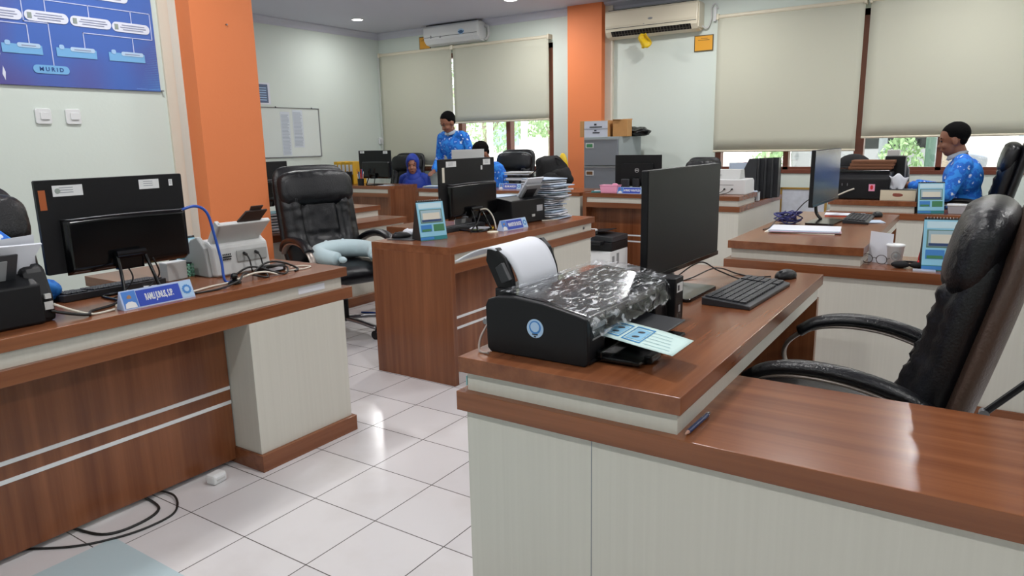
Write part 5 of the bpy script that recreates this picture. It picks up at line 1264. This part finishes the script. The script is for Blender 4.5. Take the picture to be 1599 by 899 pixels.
# papers on far E desk: document trays
for k in range(2):
    t = thing('document_tray', ['bottom', 'top'][k]+' black wire document tray before the seated man with bent head', 'tray', (-4.42, 6.86, T1+.075*k), 0, 'stacked document trays')
    bm = NB()
    for y in (-.12, -.06, 0, .06, .12): tube(bm, [(-.17, y*.8, .012), (.17, y*.8, .012)], .002, n=5, k=1)
    for z_ in (.012, .05): tube(bm, [(-.17, -.1, z_), (.17, -.1, z_), (.17, .1, z_), (-.17, .1, z_), (-.17, -.1, z_)], .003, n=5, k=1)
    for x in (-.17, .17):
        for y in (-.1, .1): tube(bm, [(x, y, 0), (x, y, .075)], .003, n=5, k=1)
    obj('wire_tray', bm, BLACK, t)
    bm = NB(); bx(bm, -.15, .16, -.09, .09, .015, .04); obj('papers', bm, PAPER, t)
sheets('loose white paper heap on top of the stacked document trays', (-4.42, 6.86, T1+.151), R(12), 4, .3, .2, [PAPER, PAPER2, PAPERC], .03, 'papers', .008)
sheets('papers lying before the man with bent head', (-5.05, 6.72, T1), R(-6), 3, .3, .2, [PAPER, PAPER2, LBLUE], .03)
t = thing('yellow_block', 'yellow punch tool on the desk behind the middle printer', 'punch', (-4.9, 6.55, T1), R(20))
bm = NB(); bx(bm, -.05, .05, -.03, .03, 0, .04); ell(bm, (0, 0, .045), (.045, .025, .02), 12); obj('punch_body', bm, YELLOW, t, bevel=.006); bm = NB(); bx(bm, -.06, .06, -.035, .035, 0, .008); obj('punch_base', bm, CHARC, t)
# far left desk clutter
for k in range(5):
    t = thing('box_file', 'yellow box file standing on the far left desk, %s' % ['leftmost of the row', 'second from the left', 'middle of the row', 'second from the right', 'rightmost, beside the far monitor'][k], 'box file', (-7.47+.075*k, 6.98, T1), 0, 'yellow box files on the far left desk')
    bm = NB(); bx(bm, -.035, .035, -.1, .14, 0, .30-.012*(k % 2)); obj('file_case', bm, mat('file_yellow', 'd9a91c', .5), t, bevel=.003)
    bm = NB(); bx(bm, -.024, .024, -.102, -.10, .13, .26); lb = obj('spine_label', bm, PAPER, t); bm = NB(); cyl(bm, (0, -.102, .16), (0, -.104, .16), .014, n=12); obj('label_mark', bm, mat('mark_rust', 'a8562c', .5), lb)
t = thing('black_basket', 'dark basket with white papers before the yellow box files', 'basket', (-7.28, 6.76, T1), 0)
bm = NB(); bx(bm, -.14, .16, -.06, .08, 0, .012); bx(bm, -.14, .16, .07, .08, 0, .17); bx(bm, .15, .16, -.06, .08, 0, .17); bx(bm, -.14, -.13, -.06, .08, 0, .17); bx(bm, -.14, .16, -.06, -.05, 0, .17); obj('basket_body', bm, BLACK, t, bevel=.002); bm = NB(); bx(bm, -.05, .03, -.068, -.062, .04, .10, M=Matrix.Rotation(R(12), 4, 'Y')); obj('paper_tag', bm, PAPER, t)
t = thing('pen_holder', 'holder full of pens and a scissor in front of the far monitor', 'pen holder', (-6.79, 6.67, T1), 0)
bm = NB(); lathe(bm, [(.04, 0), (.042, .09), (.038, .09), (.036, .005)], n=18); obj('cup', bm, BLACK, t)
for k in range(9):
    a = k*.7; bm = NB(); cyl(bm, (.02*math.cos(a), .02*math.sin(a), .01), (.05*math.cos(a), .03*math.sin(a), .15+.03*(k % 3)), .005, n=6); obj('pen', bm, [mat('pen_orange', 'c46a2c', .5), WHITE, MBLUE, RED, BLACK][k % 5], t)
sheets('small pale papers at the right end of the far left desk', (-6.42, 6.75, T1), R(5), 2, .15, .12, [PAPER, PAPER2], .02)
sheets('blue and white papers on the left end of the desk beside the woman', (-5.50, 6.60, T1), R(9), 3, .2, .15, [MBLUE, PAPER, PAPER2], .02, 'papers', .008)
# items on the stepped desk behind the pillar
for k in range(7):
    t = thing('book', ORD[k]+(' book' if k == 0 else ' book from the bottom')+' of the stack right of the orange pillar', 'book', (-4.30, 3.34, L1+.021*k), R(-4+random.uniform(-6, 6)), 'stack of books beside the orange pillar')
    bm = NB(); bx(bm, -.1, .1, -.09, .09, 0, .018); obj('cover', bm, [mat('book_teal', '4f7f8c', .5), PAPER2, CHARC][k % 3] if k < 7 else CHARC, t)
    bm = NB(); bx(bm, -.098, .102, -.092, .088, .003, .015); obj('pages', bm, PAPER, t)
sheets('yellow and white papers lying on the low return behind the left keyboard', (-2.92, 1.80, L1), R(5), 4, .2, .16, [PAPER, YELLOW, PAPER, PAPERC], .02)
# left desk small things
t = thing('blue_cloth', 'crumpled blue patterned cloth bundle under the left desk monitor', 'cloth', (-2.74, 1.10, T1), 0)
bm = NB(); ell(bm, (0, 0, .04), (.05, .075, .042), 20)
for v in bm.verts: v.co += v.co.normalized()*.01*noise.noise(v.co*30); v.co.z = max(0, v.co.z)
obj('cloth', bm, BATIK, t, smooth=True)
t = thing('blue_jacket', 'blue patterned jacket draped behind the left edge printer', 'jacket', (-3.02, .98, .735), 0)
bm = NB(); ell(bm, (0, 0, .12), (.09, .22, .16), 24)
for v in bm.verts: v.co += v.co.normalized()*.025*noise.noise(v.co*12)
obj('fabric', bm, BATIK, t, smooth=True)
t = thing('white_box', 'small white box behind the left keyboard', 'box', (-2.73, 1.60, T1), R(5))
bm = NB(); bx(bm, -.02, .03, -.05, .04, 0, .07); obj('box_body', bm, GREYW, t, bevel=.003); bm = NB(); bx(bm, -.02, .03, -.05, .04, .07, .074); obj('box_lid', bm, WHITE, t)
t = thing('marker_pen', 'black and lime highlighter lying behind the portrait name plate', 'pen', (-2.60, 1.50, T1+.006), R(60))
bm = NB(); cyl(bm, (-.02, 0, 0), (.04, 0, 0), .006, n=10); obj('barrel', bm, BLACK, t); bm = NB(); cyl(bm, (-.035, 0, 0), (-.02, 0, 0), .0062, n=10); obj('cap_ring', bm, mat('lime', 'b7d82c', .4), t); bm = NB(); cyl(bm, (-.09, 0, 0), (-.035, 0, 0), .0055, n=10); obj('cap', bm, WHITE, t)
t = thing('mint_basket', 'small mint green grid basket between monitor and scanner', 'basket', (-2.76, 1.665, T1), 0)
bm = NB(); bx(bm, -.03, .03, -.055, .045, 0, .004)
for z_ in (.0, .015, .03, .045): bx(bm, .028, .031, -.055, .045, z_, z_+.007); bx(bm, -.031, -.028, -.055, .045, z_, z_+.007)
for y in [-.055+.0155*k for k in range(7)]: bx(bm, .028, .031, y, y+.006, 0, .052); bx(bm, -.031, -.028, y, y+.006, 0, .052)
bx(bm, -.03, .03, -.057, -.054, 0, .052); bx(bm, -.03, .03, .044, .047, 0, .052); obj('basket_grid', bm, MINT, t)
bm = NB(); tube(bm, [(-.02, -.02, .045), (0, 0, .055), (.02, .03, .05)], .005, n=6); obj('stored_pens', bm, CHARC, t)
calendar('pale blue desk calendar half hidden between left monitor and scanner', (-2.79, 1.715, L1+.0905), R(-5), .10, .155)
t = thing('webcam', 'small black webcam puck lying at the left desk front edge', 'webcam', (-2.41, 1.655, T1), 0)
bm = NB(); lathe(bm, [(.024, 0), (.026, .006), (.018, .014), (.012, .018)], n=20); ell(bm, (0, 0, .03), (.014, .014, .014), 12); obj('camera_body', bm, BLACKG, t, smooth=True)
t = thing('power_adapter', 'black power adapter brick behind the scanner cables on the left desk', 'adapter', (-2.50, 1.90, T1), R(8))
bm = NB(); bx(bm, -.025, .025, -.06, .06, 0, .03); obj('brick', bm, BLACK, t, bevel=.004); bm = NB(); bx(bm, .0255, .0262, -.04, .04, .008, .022); obj('rating_label', bm, PAPER, t)
def cable(label, pts, m=CABLEK, r=.0028, name='cable'):
    bm = NB(); tube(bm, pts, r, n=8, k=8); return tag(obj(name, bm, m, smooth=True), label, 'cable')
z = T1+.004
cable('blue network cable arching from the left monitor to the desk', [(-2.54, 1.545, 1.04), (-2.53, 1.60, 1.05), (-2.52, 1.64, 1.02), (-2.51, 1.655, .93), (-2.49, 1.66, .83), (-2.47, 1.655, z+.002), (-2.46, 1.70, z)], CABLEB, .0055)
cable('white cable looping along the left desk before the scanner', [(-2.40, 1.46, z), (-2.43, 1.56, z), (-2.44, 1.66, z), (-2.42, 1.74, z+.02), (-2.41, 1.80, z+.02), (-2.41, 1.86, z)], CABLEW, .004)
cable('thin white cable end near the far corner of the left desk', [(-2.45, 1.93, z), (-2.42, 2.0, z), (-2.44, 2.06, z), (-2.49, 2.05, z), (-2.5, 2.0, z)], CABLEW)
cable('black cable tangle before the scanner on the left desk', [(-2.37, 1.46, z), (-2.36, 1.55, z), (-2.39, 1.66, z+.01), (-2.43, 1.72, z+.025), (-2.40, 1.80, z), (-2.46, 1.84, z+.03), (-2.44, 1.93, z+.02), (-2.40, 1.88, z), (-2.47, 1.78, z+.04), (-2.50, 1.70, z)], CABLEK, .004)
cable('black adapter cord curling over the power brick', [(-2.44, 1.76, z+.01), (-2.44, 1.80, z+.04), (-2.45, 1.86, z+.05), (-2.45, 1.93, z+.035), (-2.43, 1.98, z+.005), (-2.41, 1.95, z)], CABLEK, .0045)
cable('white cable from the left edge printer along the desk front', [(-2.40, 1.00, z+.05), (-2.38, 1.05, z+.02), (-2.37, 1.10, z), (-2.375, 1.17, z)], CABLEW, .004)
cable('dark printer cable with plug beside the left edge printer', [(-2.40, .99, z+.03), (-2.38, 1.04, z+.012), (-2.36, 1.08, z+.004), (-2.42, 1.12, z), (-2.45, 1.2, z), (-2.52, 1.28, z)], CABLEK, .005)
cable('black wire hanging from the left monitor cover', [(-2.515, 1.30, .87), (-2.50, 1.31, .82), (-2.52, 1.28, .77), (-2.56, 1.26, z)], CABLEK)
cable('grey black wire beside the left monitor stand', [(-2.515, 1.40, .88), (-2.52, 1.42, .82), (-2.54, 1.40, .78), (-2.52, 1.32, z), (-2.49, 1.25, z)], CABLEK)
cable('white cable curving down from the middle monitor', [(-2.52, 3.45, .87), (-2.49, 3.48, .87), (-2.46, 3.50, .82), (-2.44, 3.50, z)], CABLEW, .0045)
cable('long white cable from middle printer along the desk edge', [(-2.43, 4.02, z), (-2.38, 4.08, z), (-2.37, 4.14, z), (-2.42, 4.22, z)], CABLEW, .004)
cable('black cable coiled behind the middle monitor stand', [(-2.5, 3.42, .85), (-2.48, 3.36, .80), (-2.5, 3.32, z), (-2.46, 3.4, z), (-2.5, 3.5, z), (-2.6, 3.6, z)], CABLEK, .004)
cable('keyboard cable looping behind the foreground keyboard', [(-.66, 2.60, z+.01), (-.72, 2.62, z), (-.80, 2.60, z+.03), (-.86, 2.58, z+.06), (-.90, 2.48, z+.03), (-.90, 2.36, z), (-.87, 2.2, z+.03)], CABLEK)
cable('mouse cable running back to the foreground monitor', [(-.63, 2.70, z+.004), (-.69, 2.69, z), (-.76, 2.72, z+.0), (-.84, 2.70, z+.02), (-.89, 2.55, z), (-.93, 2.40, z), (-.92, 2.25, z+.05)], CABLEK)
cable('thin brown cable rising left of the foreground monitor', [(-.99, 2.05, z), (-.96, 2.12, z+.03), (-.93, 2.20, z+.07), (-.89, 2.24, z+.09)], mat('cable_brown', 'a08c80', .5))
cable('clear cable loop behind the film covered printer', [(-1.03, 1.44, z+.07), (-1.04, 1.41, z+.03), (-1.03, 1.39, z), (-1.0, 1.385, z)], mat('cable_grey', '9a8c84', .4), .003)
t = thing('cable_grommet', 'ivory round cable grommet under the left monitor stand', 'grommet', (-2.425, 1.235, T1), 0)
bm = NB(); lathe(bm, [(.033, 0), (.033, .004), (.026, .006), (.0, .005)], n=24, cap=False); obj('ring', bm, OFFW, t, smooth=True); bm = NB(); bx(bm, -.006, .006, -.02, .02, .005, .007); obj('slot_cover', bm, PAPERC, t)
t = thing('cable_grommet', 'ivory round cable grommet beside the middle name plate', 'grommet', (-2.40, 3.405, T1), 0)
bm = NB(); lathe(bm, [(.033, 0), (.033, .004), (.026, .006), (.0, .005)], n=24, cap=False); obj('ring', bm, OFFW, t, smooth=True); bm = NB(); bx(bm, -.006, .006, -.02, .02, .005, .007); obj('slot_cover', bm, PAPERC, t)
# QR inventory label on the riser of left desk is a plain white tag (no code)
bm = NB(); bx(bm, -2.3145, -2.3135, 1.88, 2.02, .668, .694); tag(obj('inventory_label', bm, PAPER), 'small white inventory tag on the cream strip of the left desk', 'label')
t = thing('lock_plate', 'small dark key lock on the cream strip of the middle desk', 'lock', (-2.249, 4.27, .68), 0)
bm = NB(); cyl(bm, (0, 0, 0), (.004, 0, 0), .009, n=14); obj('lock_ring', bm, STEEL, t); bm = NB(); bx(bm, .004, .005, -.002, .002, -.005, .005); obj('key_slot', bm, BLACK, t)
# floor things
t = thing('plastic_block', 'small white plastic block on the floor under the left desk panel', 'block', (-2.37, 1.46, 0), R(8))
bm = NB(); bx(bm, -.025, .025, -.032, .032, 0, .04); obj('block_body', bm, WHITE, t, bevel=.010); bm = NB(); bx(bm, .025, .0265, -.02, .02, .016, .022); obj('block_slot', bm, GREYW, t)
cable('black cable coil lying on the floor under the left desk', [(-2.55, .80, .004), (-2.38, .92, .004), (-2.30, 1.03, .004), (-2.27, 1.14, .004), (-2.29, 1.24, .004), (-2.40, 1.30, .01), (-2.55, 1.28, .004)], CABLEK, .004)
cable('second black cable loop beside the coil under the left desk', [(-2.55, .98, .004), (-2.36, 1.02, .004), (-2.32, 1.12, .004), (-2.36, 1.22, .004), (-2.5, 1.24, .004)], CABLEK, .005)
cable('blue cable on the floor between the left and middle desks', [(-3.9, 3.75, .006), (-3.5, 3.85, .006), (-3.1, 3.7, .006), (-2.95, 3.3, .006)], CABLEB, .006)
# pen on low counter
t = thing('ballpoint_pen', 'dark blue pen leaning along the raised block of the foreground desk', 'pen', (-.468, 1.42, L1+.006), R(88))
bm = NB(); cyl(bm, (-.055, 0, 0), (.055, 0, 0), .0052, n=12); obj('barrel', bm, mat('pen_navy', '1c2f5c', .35), t)
bm = NB(); cyl(bm, (.055, 0, 0), (.068, 0, 0), .004, n=10); obj('clicker', bm, CHROME, t); bm = NB(); cyl(bm, (-.055, 0, 0), (-.07, 0, 0), .0045, .0015, n=10); obj('tip', bm, mat('pen_tip', 'b98f7c', .4), t); bm = NB(); bx(bm, .02, .055, -.001, .001, .005, .0075); obj('clip', bm, CHROME, t)
t = thing('label_scrap', 'blue white label scrap at the left corner of the foreground desk riser', 'label', (-1.045, 1.352, L1), 0)
bm = NB(); bx(bm, -.003, .0, 0, .03, .01, .035); obj('scrap_sheet', bm, mat('label_teal2', '8fc0c4', .4), t); bm = NB(); bx(bm, -.0035, -.003, .004, .026, .014, .022); obj('label_print', bm, TEAL, t)
# folding stand behind the right chair
t = thing('folding_stand', 'black folding stand leg with cable at the right edge behind low counter', 'stand', (.30, 2.75, 0), 0)
bm = NB(); tube(bm, [(-.32, 0, .22), (.05, 0, .66)], .012, n=8, k=1); tube(bm, [(-.22, .0, .33), (-.10, .05, .0)], .008, n=8, k=1); tube(bm, [(-.32, 0, .22), (-.45, 0, .0)], .011, n=8, k=1); tube(bm, [(.05, 0, .66), (.12, .05, .0)], .011, n=8, k=1); obj('tube_frame', bm, BLACK, t)
bm = NB(); cyl(bm, (-.222, -.018, .335), (-.222, .018, .335), .016, n=12); obj('joint', bm, STEEL, t)
bm = NB(); tube(bm, [(-.04, -.02, .56), (-.07, -.02, .50), (-.05, -.02, .44), (-.08, -.02, .36), (-.085, -.02, .2), (-.08, -.02, .01)], .003, n=6); obj('cord', bm, CABLEK, t, smooth=True)
t = thing('black_tray', 'dark flat box on the low counter at the right edge behind the chair', 'box', (.45, 3.80, L1), 0)
bm = NB(); bx(bm, -.16, .14, -.12, .12, 0, .10); obj('box_body', bm, BLACK, t, bevel=.006); bm = NB(); bx(bm, -.15, .13, -.11, .11, .1, .11); obj('box_lid', bm, CHARC, t, bevel=.003)

# ------------------------------------------------------------------ outdoors beyond the windows
bm = NB(); bx(bm, -40, 30, ROOM_B+.25, 60, -.3, -.15); struct('ground', bm, PAVE)
t = thing('outdoor_building', 'pale building across the yard seen through the windows', 'building', (-2, 34, -.15), 0)
bm = NB(); bx(bm, -34, 26, 0, 5, 0, 4.2); obj('wall', bm, HOUSE, t); bm = NB(); bx(bm, -35, 27, -.8, 5.5, 4.2, 4.5); obj('roof', bm, mat('roof_tile', '9a8f86', .8), t)
for k in range(12):
    bm = NB(); bx(bm, -32+5*k, -30+5*k, -.05, .0, 1.2, 2.6); obj('window', bm, mat('far_window', '8fa0a8', .3), t)
def tree(label, x, y, h, cr, dens=1500, tr=.12, name='garden_tree', low=.35, leaf=.09, cat='tree', grp='trees and shrubs in the yard'):
    t = thing(name, label, cat, (x, y, -.15), 0, grp)
    bm = NB(); tube(bm, [(0, 0, 0), (.08, .03, h*.25), (-.05, 0, h*.5), (.05, 0, h*.8)], lambda u: tr*(1-.7*u), n=10)
    for k in range(7):
        a = k*.9; tube(bm, [(0, 0, h*(.32+.05*k)), (cr*.35*math.cos(a), cr*.35*math.sin(a), h*(.45+.05*k)), (cr*.7*math.cos(a), cr*.7*math.sin(a), h*(.55+.05*k))], lambda u: tr*.45*(1-.8*u), n=6)
    obj('trunk', bm, BARK, t, smooth=True)
    bm = NB(); rnd = random.Random(int(x*10)+99)
    for k in range(dens):
        a = rnd.random()*6.283; u = rnd.random()**.5; zz = rnd.random()
        r_ = cr*u*math.sin(PI*min(1, .12+zz*.88))
        c = Vector((r_*math.cos(a), r_*math.sin(a), h*(low+(1-low)*zz))); q = Euler((rnd.random()*6, rnd.random()*6, rnd.random()*6)).to_matrix()
        s = leaf*(.6+rnd.random()); vs = [bm.verts.new(c+q @ Vector(p)*s) for p in ((-1, 0, 0), (0, -.45, .1), (1, 0, 0), (0, .45, .1))]; bm.faces.new(vs)
    obj('foliage', bm, LEAF, t)
tree('garden tree with forked pale trunk seen through the left window', -7.9, 13.5, 5.0, 1.9, 5200, .20, low=.30, leaf=.055)
tree('tree further left seen behind the standing man', -11.6, 16.2, 4.5, 1.5, 2500, .12, low=.25, leaf=.055)
tree('bushy shrub seen below the first wide blind', -3.3, 13.4, 2.0, .40, 350, .04, 'garden_shrub', .05, .08, 'shrub')
tree('leafy shrub outside the window left of the seated man', -.97, 11.2, 1.5, .36, 700, .03, 'garden_shrub', .3, .04, 'shrub')
tree('tree with low branches outside the right window', -.75, 16.5, 3.4, .8, 400, .08, low=.62)
tree('palm like shrub outside between the window mullions', -4.3, 17.5, 2.4, .5, 250, .06, 'garden_shrub', .3, .10, 'shrub')
for lab, x, y, m in (('pale post outside the left window', -7.0, 11.0, HOUSE), ('pale post just right of the standing man outside', -7.9, 11.2, HOUSE), ('dark green post outside the window left of the seated man', -.62, 11.0, mat('post_green', '4f6a5c', .6)), ('grey post near the right window frame outside', -1.35, 12.5, mat('post_grey', '7d8587', .6))):
    t = thing('yard_post', lab, 'post', (x, y, -.15), 0, 'posts in the yard')
    bm = NB(); cyl(bm, (0, 0, 0), (0, 0, 3.2), .06, n=12); obj('shaft', bm, m, t); bm = NB(); bx(bm, -.12, .12, -.12, .12, 0, .05); obj('foot', bm, m, t)
t = thing('parked_van', 'grey vehicle shape outside the right window', 'car', (-1.9, 18.5, -.15), 0)
bm = NB(); prism(bm, [(-1.9, .35), (1.9, .35), (1.95, .9), (1.3, 1.05), (.9, 1.75), (-1.7, 1.8), (-1.95, 1.0)], -.8, .8, 'xz'); obj('car_body', bm, GREYM, t, bevel=.05)
bm = NB(); prism(bm, [(.9, 1.1), (.7, 1.65), (-1.5, 1.68), (-1.7, 1.1)], -.81, .81, 'xz'); obj('side_window', bm, BLACKG, t)
for x in (-1.2, 1.2):
    for y in (-.78, .6): bm = NB(); cyl(bm, (x, y, .33), (x, y+.2, .33), .33, n=20); obj('wheel', bm, BLACK, t)
